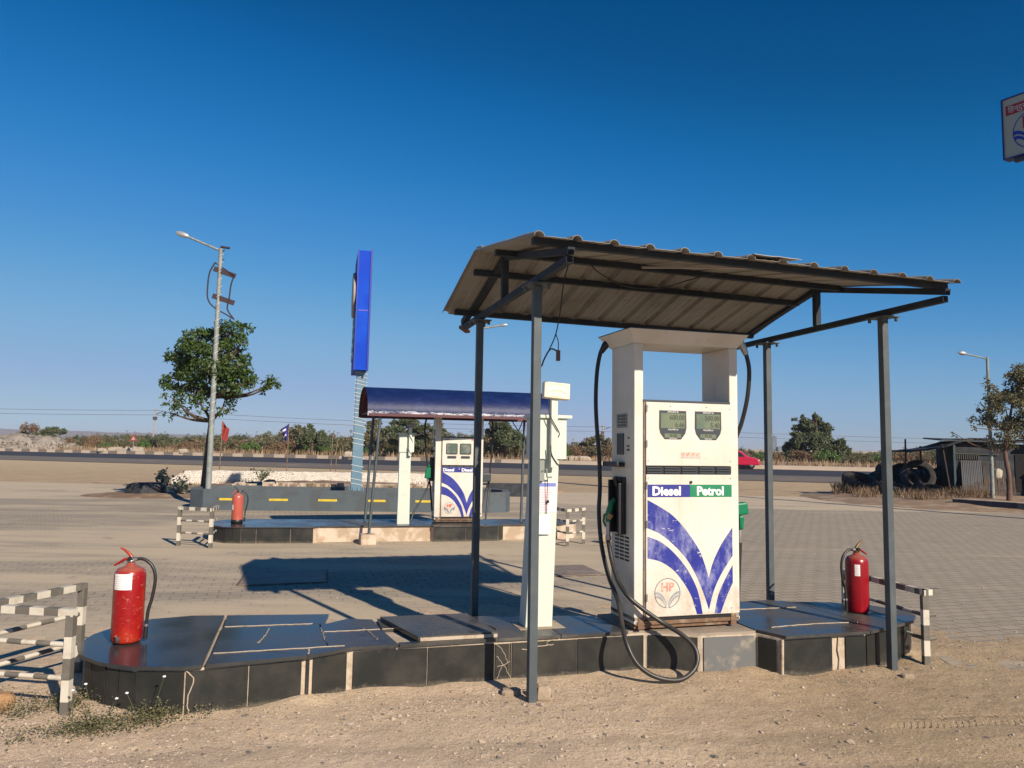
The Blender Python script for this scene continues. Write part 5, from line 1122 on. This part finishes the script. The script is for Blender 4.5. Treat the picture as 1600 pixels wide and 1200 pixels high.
mb = MB(); mb.box(-.85, .75, 0, .35, -.02, .40); o = mb.build('dark_block', DARKROCK, None, bevel=.02); o.location = (.0, 24.6, 0); tag(o, 'low black block on the sand right of the far dispenser', 'kerb block')  # plain near-black box lying across the sand
CH = M('concrete_chunk', (.36, .28, .20), .95, 0, (.26, .20, .14), 9, bump=1, bscale=30)
rock('concrete_chunk', (.23, 5.12, -.01), (.10, .08, .12), CH, 'pale concrete chunk just right of the foot of the near left post', seed=5)
rock('concrete_chunk', (.03, 5.22, -.01), (.13, .09, .055), CH, 'flat concrete chunk left of the foot of the near left post', seed=6)
rock('stone', (2.83, 5.72, 0), (.08, .06, .04), CH, 'small pale stone by the foot of the near right post', seed=7)
rock('stone', (-2.98, 4.78, 0), (.16, .10, .11), M('orange_rock', (.33, .19, .09), .9, 0, (.26, .16, .09), 8, bump=.6), 'orange stone among the weeds under the left guard barrier', seed=8, rz=.5)
rock('concrete_block', (1.62, 13.25, 0), (.22, .16, .17), CH, 'pale concrete block right of the small barrier on the far side', seed=9)
rock('stone', (-7.55, 24.9, .2), (.32, .25, .22), M('grey_rock', (.15, .13, .12), .9), 'small grey stone in front of the white stone wall', seed=10)
# ------------------------------------------------------------------ far background
def rubble():
    mt = M('rubble_grey', (.22, .19, .16), .95, 0, (.31, .275, .23), .6, bump=1, bscale=3)
    d = 92; x0, _ = XZ(45, 690, d); t = thing('rubble_heap', (x0, d, 0), 0, 'long heap of grey broken rubble beyond the road at far left', 'rubble heap')
    o = mound('heap', 0, 0, 7.2, 3, 1.75, mt, 12, rough=.5, k=None); o.parent = t; random.seed(14); mb = MB()
    for i in range(900):
        u, v = random.uniform(-.95, .95), random.uniform(-.95, .3); q = 1 - u * u - v * v
        if q < .02: continue
        s = random.uniform(.08, .28); c = Vector((u * 7.2, v * 3, 1.75 * q ** .8)); a = [c + rnd_unit() * s for _ in range(5)]; mb.add(a, [(0, 1, 2), (0, 2, 3), (0, 3, 4), (1, 2, 4), (2, 3, 4), (0, 1, 4)])
    st = mb.build('broken_pieces', M('rubble_stone', (.29, .26, .225), .95, 0, (.16, .14, .13), 2), t); st['kind'] = 'stuff'
rubble()
def hills():
    mb = MB(); vs = []; n = 120
    for i in range(n + 1):
        px = lerp(-400, 520, i / n); d = 1300; x, z = XZ(px, 681, d)
        ty = 669 + max(0, px) * .033 + 1.2 * noise.noise(Vector((px * .02, 0, 0))); _, z1 = XZ(px, min(ty, YH(px) + 1), d); vs += [(x, d, -30), (x, d + 10, max(z1, -5)), (x, d + 500, -30)]
    mb.add(vs, [(i * 3 + j, (i + 1) * 3 + j, (i + 1) * 3 + j + 1, i * 3 + j + 1) for i in range(n) for j in range(2)])
    kind(mb.build('hills', M('hill_haze_purple', (.13, .12, .15), .95)), 'structure')  # purple-grey base puts the haze of distance into the hill colour
hills()
def tower():
    d = 620; G_ = M('tower_haze_grey', (.10, .13, .17), .9, 0, (.16, .18, .22), .2); x, _ = XZ(1205, 690, d)  # concrete tinted grey-blue, with distance haze put into the colour
    t = thing('plant_tower', (x, d, 0), 0, 'distant industrial tower tinted haze blue rising beyond the scrub', 'tower'); k = d / 1225
    mb = MB(); mb.box(0, 7 * k, 0, 8, 0, 1.6 + 16 * k); mb.box(3 * k, 7 * k, 1, 7, 1.6 + 16 * k, 1.6 + 19 * k); mb.box(7.5 * k, 10.2 * k, 2, 6, 0, 1.6 + 20 * k); mb.build('tower_block', G_, t)
    mb = MB(); mb.box(10.4 * k, 20 * k, 0, 8, 0, 1.6 + 4 * k); mb.build('low_block', G_, t)
    mb = MB(); mb.box(7.05 * k, 7.45 * k, 1.5, 5, 0, 1.6 + 21 * k); mb.build('chimney', M('pale_chimney', (.4, .38, .36), .8), t)
tower()
def pole_h(px, base, top, d, label, arm=1):
    x, z = XZ(px, top, d); t = thing('power_pole', (x, d, 0), 0, label, 'power pole', 'power poles beyond the road'); P_ = M('pole_concrete', (.33, .28, .24), .8)
    mb = MB(); mb.tube([(0, 0, 0), (.3, 0, z)], [.16, .11], 8); mb.build('pole', P_, t)
    mb = MB(); mb.bar((.28, 0, z * .86), (.28 + 1.3 * arm, 0, z * .94), .12); mb.bar((-.1, 0, z * .97), (.6, 0, z * .97), .1); mb.box(-.1, .5, -.3, .3, z * .72, z * .8); mb.build('cross_arm', M('pole_iron', (.06, .05, .05), .7), t); return x, z
xa, za = pole_h(243, 698, 639, 150, 'slim concrete power pole beyond the road at left')
xb, zb_ = pole_h(941, 712, 665, 150, 'slim power pole beyond the road between hose and dispenser')
for k, (dz, dy) in enumerate(((-.25, 0), (-1.1, .5))):
    mb = MB(); pts = []
    for (p, q) in (((xa - 90, za + 1.0), (xa, za)), ((xa, za), (xb, zb_)), ((xb, zb_), (xb + 120, zb_ - 1.2))):
        for i in range(16): s = i / 16; pts.append((lerp(p[0], q[0], s), 150 + dy, lerp(p[1], q[1], s) + dz - 1.2 * 4 * s * (1 - s) * .5))
    mb.tube(pts, .035, 4); o = mb.build('power_line', M('wire_grey', (.12, .12, .13), .6)); tag(o, ('upper' if k == 0 else 'lower') + ' of the two thin wires strung between the power poles', 'power line')
def flag(px, base_d, top, label, cols, wpx, hpx):
    x, z = XZ(px, top, base_d); t = thing('flag', (x, base_d, 0), 0, label, 'flag'); mb = MB(); mb.tube([(0, 0, 0), (.03, 0, z - .05)], .022, 6); mb.build('flagpole', RUST, t)
    k = base_d / 1225; w_, h_ = wpx * k, hpx * k; mb = MB(); vs = []; n = 8
    for i in range(n + 1):
        for j in range(n + 1):
            u, v = i / n, j / n; vs.append((.03 + u * w_ * (1 - .55 * v) * (1 if v > .1 else .5), .12 * sin(u * 6 + v * 3) * u, z - v * h_ - u * h_ * .35))
    mb.add(vs, [(i * (n + 1) + j, (i + 1) * (n + 1) + j, (i + 1) * (n + 1) + j + 1, i * (n + 1) + j + 1) for i in range(n) for j in range(n)], 0, True)
    for q, p in enumerate(mb.f): mb.m[q] = 1 if (q % 8) in (2, 5) and (q // 8) > 2 and len(cols) > 1 else 0
    mb.build('cloth', cols, t)
flag(349, 33, 657, 'drooping dark red flag on a thin pole behind the leafy tree', [M('flag_red', (.28, .03, .03), .8)], 12, 26)
flag(453, 40, 661, 'dark blue flag with white bands fluttering on a thin pole', [M('flag_blue', (.02, .02, .16), .8), M('flag_white', (.6, .6, .65), .8)], -14, 22)
mb = MB(); mb.tube([(0, 0, 0), (.06, 0, 1.9), (.12, 0, 2.1)], .02, 6); o = mb.build('iron_rod', RUST); o.location = (-7.75, 34, 0); tag(o, 'taller of two thin rusty rods standing beyond the white stone wall', 'iron rod')
mb = MB(); mb.tube([(0, 0, 0), (.02, 0, 1.7)], .02, 6); o = mb.build('iron_rod', RUST); o.location = (-7.85, 35.5, 0); tag(o, 'shorter of two thin rusty rods standing beyond the white stone wall', 'iron rod')
def warn():
    d = 82; x, z = XZ(213, 684, d); t = thing('warning_sign', (x, d, 0), .0, 'small red triangular warning sign by the far kerb at left', 'road sign')
    mb = MB(); mb.tube([(0, .03, 0), (0, .03, z)], .04, 6); mb.build('post', STEELP, t)
    mb = MB(); s = .42; tri = [(-s, z - .3), (s, z - .3), (0, z + .42)]; mb.plate(tri, -.02, .03); p = mb.build('sign_plate', M('sign_red', (.30, .05, .035), .6), t)
    mb = MB(); mb.plate([(-s * .5, z - .2), (s * .5, z - .2), (0, z + .15)], -.03, .01); mb.build('sign_centre', M('sign_centre_white', (.4, .33, .28), .5), p)
warn()
W2 = M('white_boulder', (.42, .36, .29), .9, 0, (.32, .27, .2), 2)
mb = MB(); random.seed(3)
for i in range(14): x = i * .26; mb.box(x, x + .27, 0, .4, 0, .55 + random.uniform(-.12, .08) + i * .001)
o = mb.build('low_wall', W2); x, _ = XZ(175, 700, 84); o.location = (x, 84, .15); tag(o, 'short broken white wall beyond the road below the warning sign', 'wall')
for i, (px, d, s) in enumerate(((905, 72, (2.6, .8, .55)), (548, 74, (.9, .6, .6)), (292, 80, (.9, .6, .5)), (165, 83, (1.0, .5, .4)))):
    x, _ = XZ(px, 700, d); rock('boulder', (x, d, .2), s, W2, ('long pale boulder seen beyond the road left of the near dispenser', 'pale boulder at the foot of the scrub by the totem column', 'pale boulder at the foot of the scrub left of the lamp post', 'pale boulder left of the short broken white wall')[i], seed=20 + i)
rock('boulder', (-8.4, 33.0, 0), (.45, .4, .34), W2, 'pale cream stone on the sand beyond the white stone wall', seed=30)
def car():
    d = 62; x, _ = XZ(1166, 720, d); t = thing('car', (x - .9, d, .02), -.31, 'small red hatchback driving along the road, half hidden by the dispenser', 'car')
    RP = M('car_red', (.55, .01, .05), .25, coat=.6); prof = [(-1.75, .30), (-1.78, .65), (-1.6, .92), (-1.25, 1.32), (-.9, 1.46), (.3, 1.44), (.62, 1.3), (.98, .98), (1.65, .84), (1.83, .68), (1.85, .32)]
    mb = MB(); mb.plate(prof, -.78, 1.56); mb.build('body', RP, t, bevel=.06)
    GL = M('car_glass', (.02, .025, .04), .1)
    for yy in (-.785, .775): mb = MB(); mb.plate([(-1.2, .98), (-1.02, 1.28), (-.85, 1.36), (-.3, 1.36), (-.3, .95)], yy, .01); mb.plate([(-.22, .95), (-.22, 1.36), (.25, 1.34), (.5, 1.22), (.8, .96)], yy, .01); mb.build('window', GL, t)
    mb = MB(); mb.hexa([(.66, -.7, 1.27), (1.0, -.7, .97), (1.0, .7, .97), (.66, .7, 1.27)], [(.70, -.66, 1.29), (1.03, -.66, 1.0), (1.03, .66, 1.0), (.70, .66, 1.29)]); mb.build('windscreen', GL, t)
    for wx in (-1.2, 1.2):
        for wy in (-.75, .6):
            mb = MB(); mb.lathe([(0, 0), (.30, 0), (.32, .03), (.32, .13), (.30, .16), (0, .16)], n=20); o = mb.build('wheel', RUBBER, t); o.rotation_euler = (-pi / 2, 0, 0); o.location = (wx, wy, .32)
            mb = MB(); mb.lathe([(0, -.01), (.19, -.01), (.19, .17), (0, .17)], n=14); r_ = mb.build('rim', STEEL, o)
    for yy in (-.62, .5): mb = MB(); mb.box(1.76, 1.86, yy, yy + .16, .64, .74); mb.build('headlight', M('lamp_glass', (.6, .6, .6), .2), t)
car()
# ------------------------------------------------------------------ shack, tyres and clutter at right
def shack():
    d = 27.2; t = thing('roadside_shack', (15.25, d, 0), -.10, 'dark tin sheeted roadside shack with a sagging lean-to roof', 'shack')
    DW = M('shack_dark_wall', (.018, .021, .028), .85, 0, (.04, .042, .05), 3, bump=.5, bscale=8)
    mb = MB(); mb.box(0, 6.5, 0, 1.3, 0, 1.9); mb.build('wall', DW, t)
    mb = MB(); mb.hexa([(-.45, -.25, 1.98), (7, -.25, 1.84), (7, 1.5, 1.93), (-.35, 1.5, 2.06)], [(-.45, -.25, 2.03), (7, -.25, 1.89), (7, 1.5, 1.98), (-.35, 1.5, 2.11)]); rf = mb.build('roof', M('shack_roof', (.025, .035, .045), .7, 0, (.07, .07, .07), 2), t)
    mb = MB(); mb.bar((.03, -.05, 0), (.03, -.05, 1.98), .07); mb.build('corner_post', M('teal_post', (.015, .05, .06), .6), t)
    mb = MB(); vs = []; n = 10
    for i in range(n + 1):
        for j in range(5):
            u = i / n; vs.append((.1 - 1.9 * u, -.5 + j * .4, 1.96 - .36 * u - .09 * sin(pi * u) + .05 * noise.noise(Vector((u * 5, j, 3)))))
    mb.add(vs, [(i * 5 + j, (i + 1) * 5 + j, (i + 1) * 5 + j + 1, i * 5 + j + 1) for i in range(n) for j in range(4)]); mb.build('awning', M('dark_tarp', (.015, .018, .024), .8), t, solid=.05)
    for p, q in (((-1.68, -.3, 0), (-1.66, -.3, 2.02)), ((-.22, -.2, .4), (-.42, -.2, 1.86)), ((-.62, 1.0, .3), (-.66, 1.0, 1.8))): mb = MB(); mb.tube([p, q], .03, 6); mb.build('awning_pole', M('dark_wood_pole', (.05, .035, .03), .9), t)
    for k, (x0, x1, h0, col) in enumerate(((.12, .8, 1.32, (.022, .025, .034)), (.82, 1.25, 1.30, (.020, .014, .013)), (1.26, 1.72, 1.32, (.018, .021, .028)))):
        mb = MB(); nn = 12
        for i in range(nn): a, b = lerp(x0, x1, i / nn), lerp(x0, x1, (i + 1) / nn); dz = .004 * (i % 2); mb.hexa([(a, -.42 - dz, .05), (b, -.42 - dz, .05), (b, -.40, .05), (a, -.40, .05)], [(a + .12, -.06 - dz, h0), (b + .1, -.06 - dz, h0), (b + .1, -.04, h0), (a + .12, -.04, h0)])
        mb.build('leaning_sheet', M('tin_sheet_%d' % k, col, .6, .2, tuple(c * 1.5 for c in col), 3), t)
    mb = MB()
    for i in range(12): mb.bar((.06 + i * .07, -.035, 1.36), (.06 + i * .07, -.035, 1.56), .03)
    mb.bar((.04, -.05, 1.56), (1.5, -.05, 1.53), .03); mb.build('lattice', M('lattice_wood', (.06, .06, .055), .8), t)
    mb = MB(); mb.box(2.02, 2.5, -.03, 0, .3, 1.55); mb.build('doorway', M('doorway_dark', (.004, .004, .006), .9), t)
    mb = MB(); mb.box(2.52, 6.4, -.4, -.02, 0, 1.02); mb.build('low_front_wall', M('greyblue_panel', (.06, .07, .09), .6, 0, (.09, .10, .11), 2), t)
    mb = MB(); mb.box(2.5, 6.4, -.45, .0, 1.03, 1.08); mb.build('counter_top', DW, t)
    mb = MB(); mb.box(2.4, 6.8, -.6, .6, 2.0, 2.06) ; mb.build('upper_roof', DW, t)
    return t
shack()
def tyre(loc, R, r, w, tilt, az, label, grp='worn tyres piled by the shack'):
    t = thing('tyre', loc, az, label, 'tyre', grp); mb = MB(); n = 40; prof = []
    for i in range(14):
        a = 2 * pi * i / 14; prof.append(((R + r) / 2 + (R - r) / 2 * math.copysign(abs(cos(a)) ** .5, cos(a)), w / 2 * math.copysign(abs(sin(a)) ** .45, sin(a))))
    vs = [];
    for j in range(n):
        a = 2 * pi * j / n
        for (q, z) in prof: k = 1 + (.045 if (q > R * .93 and j % 2) else 0); vs.append((q * k * cos(a), q * k * sin(a), z))
    mb.add(vs, [(j * 14 + i, ((j + 1) % n) * 14 + i, ((j + 1) % n) * 14 + (i + 1) % 14, j * 14 + (i + 1) % 14) for j in range(n) for i in range(14)])
    o = mb.build('casing', M('old_tyre', (.012, .012, .014), .8, 0, (.03, .027, .025), 6, dust=.12), t); o.rotation_euler = (tilt, 0, 0); o.location = (0, 0, abs(sin(tilt)) * R + abs(cos(tilt)) * w / 2); return t
def T(px, py, d): x, z = XZ(px, py, d); return (x, d, .15)
tyre(T(1343, 750, 27.5), .60, .36, .30, .40, .3, 'big old tractor tyre lying tilted at the left end of the tyre pile')
tyre(T(1374, 748, 27.9), .58, .34, .32, .25, .9, 'old tyre lying beside the tilted tractor tyre')
tyre(T(1386, 748, 29.4), .52, .32, .28, 1.1, .5, 'old tyre leaning behind the two lying at the left of the pile')
tyre(T(1408, 745, 28.5), .50, .30, .26, 1.35, .1, 'black tyre standing upright just right of the near post')
tyre(T(1432, 745, 27.9), .56, .34, .30, 1.25, -.3, 'largest black tyre leaning in the middle of the pile')
tyre(T(1422, 748, 26.9), .40, .25, .24, 1.15, .5, 'smaller tyre standing in front of the largest one')
tyre(T(1398, 755, 26.2), .38, .24, .22, .3, .4, 'small tyre lying in the weeds left of the pile front')
tyre(T(1446, 757, 26.4), .42, .26, .22, .25, .2, 'small tyre lying flat in the weeds right of the pile front')
rock('tarpaulin_heap', (15.0, 29.9, .05), (2.9, 1.1, 1.0), M('black_tarp', (.012, .013, .018), .6, 0, (.025, .027, .032), 4, bump=.6, bscale=6), 'black tarpaulin covered heap behind the tyre pile', 'heap', seed=71)
tyre((15.85, 27.6, 1.86), .33, .2, .22, .0, 0, 'left of two old tyres lying on the shack roof'); tyre((16.45, 27.6, 1.84), .38, .22, .24, .05, 0, 'right of two old tyres lying on the shack roof')
random.seed(41); mb = MB()
for i in range(90):
    p = Vector((random.uniform(-.7, .7), random.uniform(-.5, .5), random.uniform(0, .9))); d_ = rnd_unit() * random.uniform(.1, .35); mb.bar(p, p + d_, random.uniform(.02, .12), random.uniform(.02, .08))
o = mb.build('scrap_heap', M('black_scrap', (.012, .013, .016), .7, .1, (.04, .035, .03), 6)); o.location = (15.4, 28.6, .1); tag(o, 'tangled heap of black scrap metal between the tyres and the shack', 'scrap heap')
mb = MB(); P_ = [(12.9, 23.1), (13.9, 21.7), (15.6, 20.0)]; Q_ = [(13.05, 23.3), (14.1, 21.9), (15.8, 20.2)]
K2 = M('dark_kerb_paint', (.02, .025, .04), .6, 0, (.05, .05, .06), 5, dust=.12)
o = MB(); o.prism([P_[0], P_[1], P_[2], Q_[2], Q_[1], Q_[0]], -.05, .235, 0); kw = o.build('kerb_wall', K2, None, bevel=.01); tag(kw, 'low dark painted kerb with pale worn top in front of the right lamp post', 'kerb')
o = MB(); o.prism([P_[0], P_[1], P_[2], Q_[2], Q_[1], Q_[0]], .235, .25, 0); o.build('worn_top', PLASTER, kw)
def bucketish():
    rock('cloth_bundle', (14.95, 24.2, .85), (.22, .16, .3), M('pale_cloth', (.45, .4, .3), .9), 'pale rag bundle tied to the lamp post stem at right', 'rag', seed=50)
bucketish()
mb = MB(); random.seed(15)
for i in range(34): x = i * .05; h = .25 + .35 * min(1, i / 18) + random.uniform(-.06, .06); mb.bar((x, 0, 0), (x + random.uniform(-.02, .02), 0, h), .022)
mb.bar((0, .02, .15), (1.7, .02, .2), .02)
o = mb.build('stick_fence', M('dry_sticks', (.13, .09, .06), .9, 0, (.08, .055, .04), 9)); o.location = (14.6, 25.6, .2); o.rotation_euler = (0, 0, -.1); tag(o, 'rough little fence of dry upright sticks before the shack', 'stick fence')

# ------------------------------------------------------------------ ground cover
def blades(name, n, fn, mt, hmin, hmax, w_, seed, lean=.35):
    random.seed(seed); mb = MB()
    for i in range(n):
        p = fn()
        if p is None: continue
        h = random.uniform(hmin, hmax); a = random.uniform(0, 6.28); l = Vector((cos(a), sin(a), 0)) * h * random.uniform(0, lean); s = Vector((-sin(a), cos(a), 0)) * w_ * random.uniform(.6, 1.4); p = Vector(p)
        mb.add([p - s, p + s, p + l * .5 + Vector((0, 0, h * .6)) + s * .6, p + l + Vector((0, 0, h)), p + l * .5 + Vector((0, 0, h * .6)) - s * .6], [(0, 1, 2, 3, 4)])
    return kind(mb.build(name, mt), 'stuff')
def verge_pt():
    O = RN * 51.2; t_ = random.uniform(-140, 75); r = 15.8 + abs(random.gauss(0, 1)) * 5 + 1.0; p = O + RD * t_ + RN * r; return (p.x, p.y, .15)
tag(blades('dry_grass', 9000, verge_pt, STRAW, .25, .8, .05, 3), 'dry straw coloured grass along the foot of the scrub beyond the road', 'grass')
def weed_pt():
    while True:
        x, y = random.uniform(10.0, 17), random.uniform(21.5, 30.5)
        px = x / y * 1225 + 800
        edge = 23.6 + (1500 - px) * .012 + .7 * noise.noise(Vector((x, y, 0)))
        if 1300 < px < 1545 and y > edge and (noise.noise(Vector((x * 1.2, y * 1.2, 4))) > -.15 or y > edge + 2.2): return (x, y, .08)
tag(blades('dry_weeds', 5200, weed_pt, leaf_mat('weed_straw', (.26, .17, .10), (.38, .27, .16), (.16, .10, .06), .2), .10, .42, .012, 5, .6), 'tangled dry brown weeds and stalks in front of the tyre pile', 'weeds')
def bed_pt():
    x, y = random.uniform(-10.5, -1.5), random.uniform(23.5, 28.8); return (x, y, .12) if noise.noise(Vector((x, y, 0))) > .1 else None
tag(blades('dry_stubble', 2500, bed_pt, STRAW, .05, .16, .008, 6, .8), 'sparse dry stubble on the soil bed before the white wall', 'stubble')
def stone_mesh(mb, c, s, mat):
    k = [Vector((1, 0, 0)), Vector((-.5, .87, 0)), Vector((-.5, -.87, 0)), Vector((.1, 0, .7)), Vector((.55, .8, .35)), Vector((-.9, .1, .4)), Vector((.4, -.8, .4))]
    a = random.uniform(0, 6.28); sx_, sy_, sz_ = s * random.uniform(.6, 1.2), s * random.uniform(.5, 1.0), s * random.uniform(.5, .95); vs = []
    for v in k:
        v = v + rnd_unit() * .22; v = Vector((v.x * sx_, v.y * sy_, v.z * sz_ - .15 * sz_)); vs.append((c[0] + v.x * cos(a) - v.y * sin(a), c[1] + v.x * sin(a) + v.y * cos(a), c[2] + v.z))
    mb.add(vs, [(0, 4, 3), (4, 1, 3), (1, 5, 3), (5, 2, 3), (2, 6, 3), (6, 0, 3), (0, 1, 4), (1, 2, 5), (2, 0, 6), (0, 2, 1)], mat)
def gravel():
    random.seed(55); mb = MB(); cnt = 0
    isl = [(-2.7, 4.9), (-1.9, 4.55), (-1.0, 5.1), (.9, 5.6), (1.8, 5.7), (3.2, 6.2)]
    while cnt < 15000:
        x, y = random.uniform(-4, 6), random.uniform(3.0, 7.4)
        if random.random() > (3.6 / y) ** 1.1: continue
        # left and centre foreground is gravelly, the right is fine sand
        dens = .9 if x < .4 else (.45 if x < 1.2 else .16)
        f = noise.noise(Vector((x * 1.3, y * 1.3, 2))); dens *= .35 + max(0, f + .25) * 1.9
        yi = 9
        for (a, b), (c, d) in zip(isl, isl[1:]):
            if a <= x <= c: yi = lerp(b, d, (x - a) / (c - a))
        if x < -2.7: yi = 5.2
        if y > yi + .05 and not (x > 3.3): continue
        if yi - .35 < y <= yi: dens += .35
        if random.random() > dens: continue
        s = min(.036, .0028 + random.expovariate(1 / .0036)); stone_mesh(mb, (x, y, gz(x, y) + s * .1), s, random.choice((0, 0, 0, 1, 1, 2, 3))); cnt += 1
    for i in range(900):    # sand spilled over the paving edge and loose chips further back
        x, y = random.uniform(-6, 7), random.uniform(6.5, 14); s = random.uniform(.004, .014); stone_mesh(mb, (x, y, .004), s, random.choice((0, 1, 2)))
    cols = ((.46, .36, .27), (.36, .29, .23), (.52, .43, .34), (.16, .14, .13)); mats = [M('pebble_%s' % nm, c, .9, 0, tuple(q * .7 for q in c), 30) for nm, c in zip(('tan', 'brown', 'pale', 'dark'), cols)]
    o = kind(mb.build('gravel', mats), 'stuff'); tag(o, 'loose pebbles and grit scattered over the dirt in front of the near island', 'gravel')
gravel()
def weeds():
    random.seed(61); mb = MB(); st = MB()
    pts = []
    for i in range(150):
        u = random.random()
        if u < .55: x, y = random.gauss(-2.18, .22), 0; y = 4.50 + (x + 2.2) * .45 + random.gauss(0, .07)
        elif u < .8: x, y = random.gauss(-2.62, .12), random.gauss(4.85, .07)
        else: x, y = random.uniform(-3.3, -2.7), random.gauss(4.72, .09)
        pts.append((x, y))
    for x, y in pts:
        for q in range(42):
            p = Vector((x + random.gauss(0, .04), y + random.gauss(0, .04), gz(x, y) + abs(random.gauss(0, .03)) + .006)); a = rnd_unit(); a.z = abs(a.z) * .5; b = a.cross(rnd_unit()).normalized(); s = random.uniform(.009, .020)
            mb.add([p, p + a * s * .5 + b * s * .3, p + a * s, p + a * s * .5 - b * s * .3], [(0, 1, 2, 3)], 0 if random.random() < .85 else 1)
    o = kind(mb.build('ground_weeds', [leaf_mat('weed_green', (.085, .10, .045), (.17, .17, .085), (.12, .12, .06), .2), STRAW]), 'stuff'); tag(o, 'low creeping green weeds at the left foot of the near island', 'weeds')
    for i, (x, y, h, lx) in enumerate(((-1.98, 4.56, .27, .05), (-2.35, 4.60, .21, -.04), (-2.25, 4.58, .14, .05), (-2.44, 4.58, .18, -.01), (-2.07, 4.55, .18, -.06))):
        t = thing('flower_stem', (x, y, 0), 0, ('tallest wiry stem with a tiny white flower by the island tiles', 'wiry stem with white flower nearest the left barrier post', 'short forked stem between the taller flowers', 'thin leaning stem beside the left barrier post', 'thin leafy stem left of the tallest flower')[i], 'flower')
        mb = MB(); mb.tube(smooth_line([(0, 0, 0), (lx * .3, 0, h * .5), (lx, 0, h)], 4), .0016, 4)
        for q in range(9): z = h * random.uniform(.1, .7); s = random.uniform(.012, .026); p = Vector((lx * z / h, 0, z)); a = rnd_unit(); b = a.cross(rnd_unit()).normalized(); mb.add([p, p + a * s * .5 + b * s * .3, p + a * s, p + a * s * .5 - b * s * .3], [(0, 1, 2, 3)])
        mb.build('stem', leaf_mat('stem_green', (.07, .09, .04), (.1, .12, .05), (.08, .1, .04), .1), t); mb = MB(); mb.lathe([(0, -.006), (.009, -.002), (.010, .003), (0, .007)], (lx, 0, h), 8); mb.build('flower_head', WHITEINK, t)
weeds()

# ------------------------------------------------------------------ haze
mb = MB(); mb.box(-4300, 4300, -300, 5400, -31.5, 17.5)
hz_m = bpy.data.materials.new('haze'); hz_m.use_nodes = True; hn = hz_m.node_tree; hn.nodes.clear()
ho = hn.nodes.new('ShaderNodeOutputMaterial'); hv = hn.nodes.new('ShaderNodeVolumePrincipled'); hv.inputs['Color'].default_value = (.72, .80, .92, 1); hv.inputs['Density'].default_value = .00028
hn.links.new(hv.outputs[0], ho.inputs['Volume']); hz = kind(mb.build('haze', hz_m), 'stuff'); tag(hz, 'thin pale dry season haze lying over the plain', 'haze')
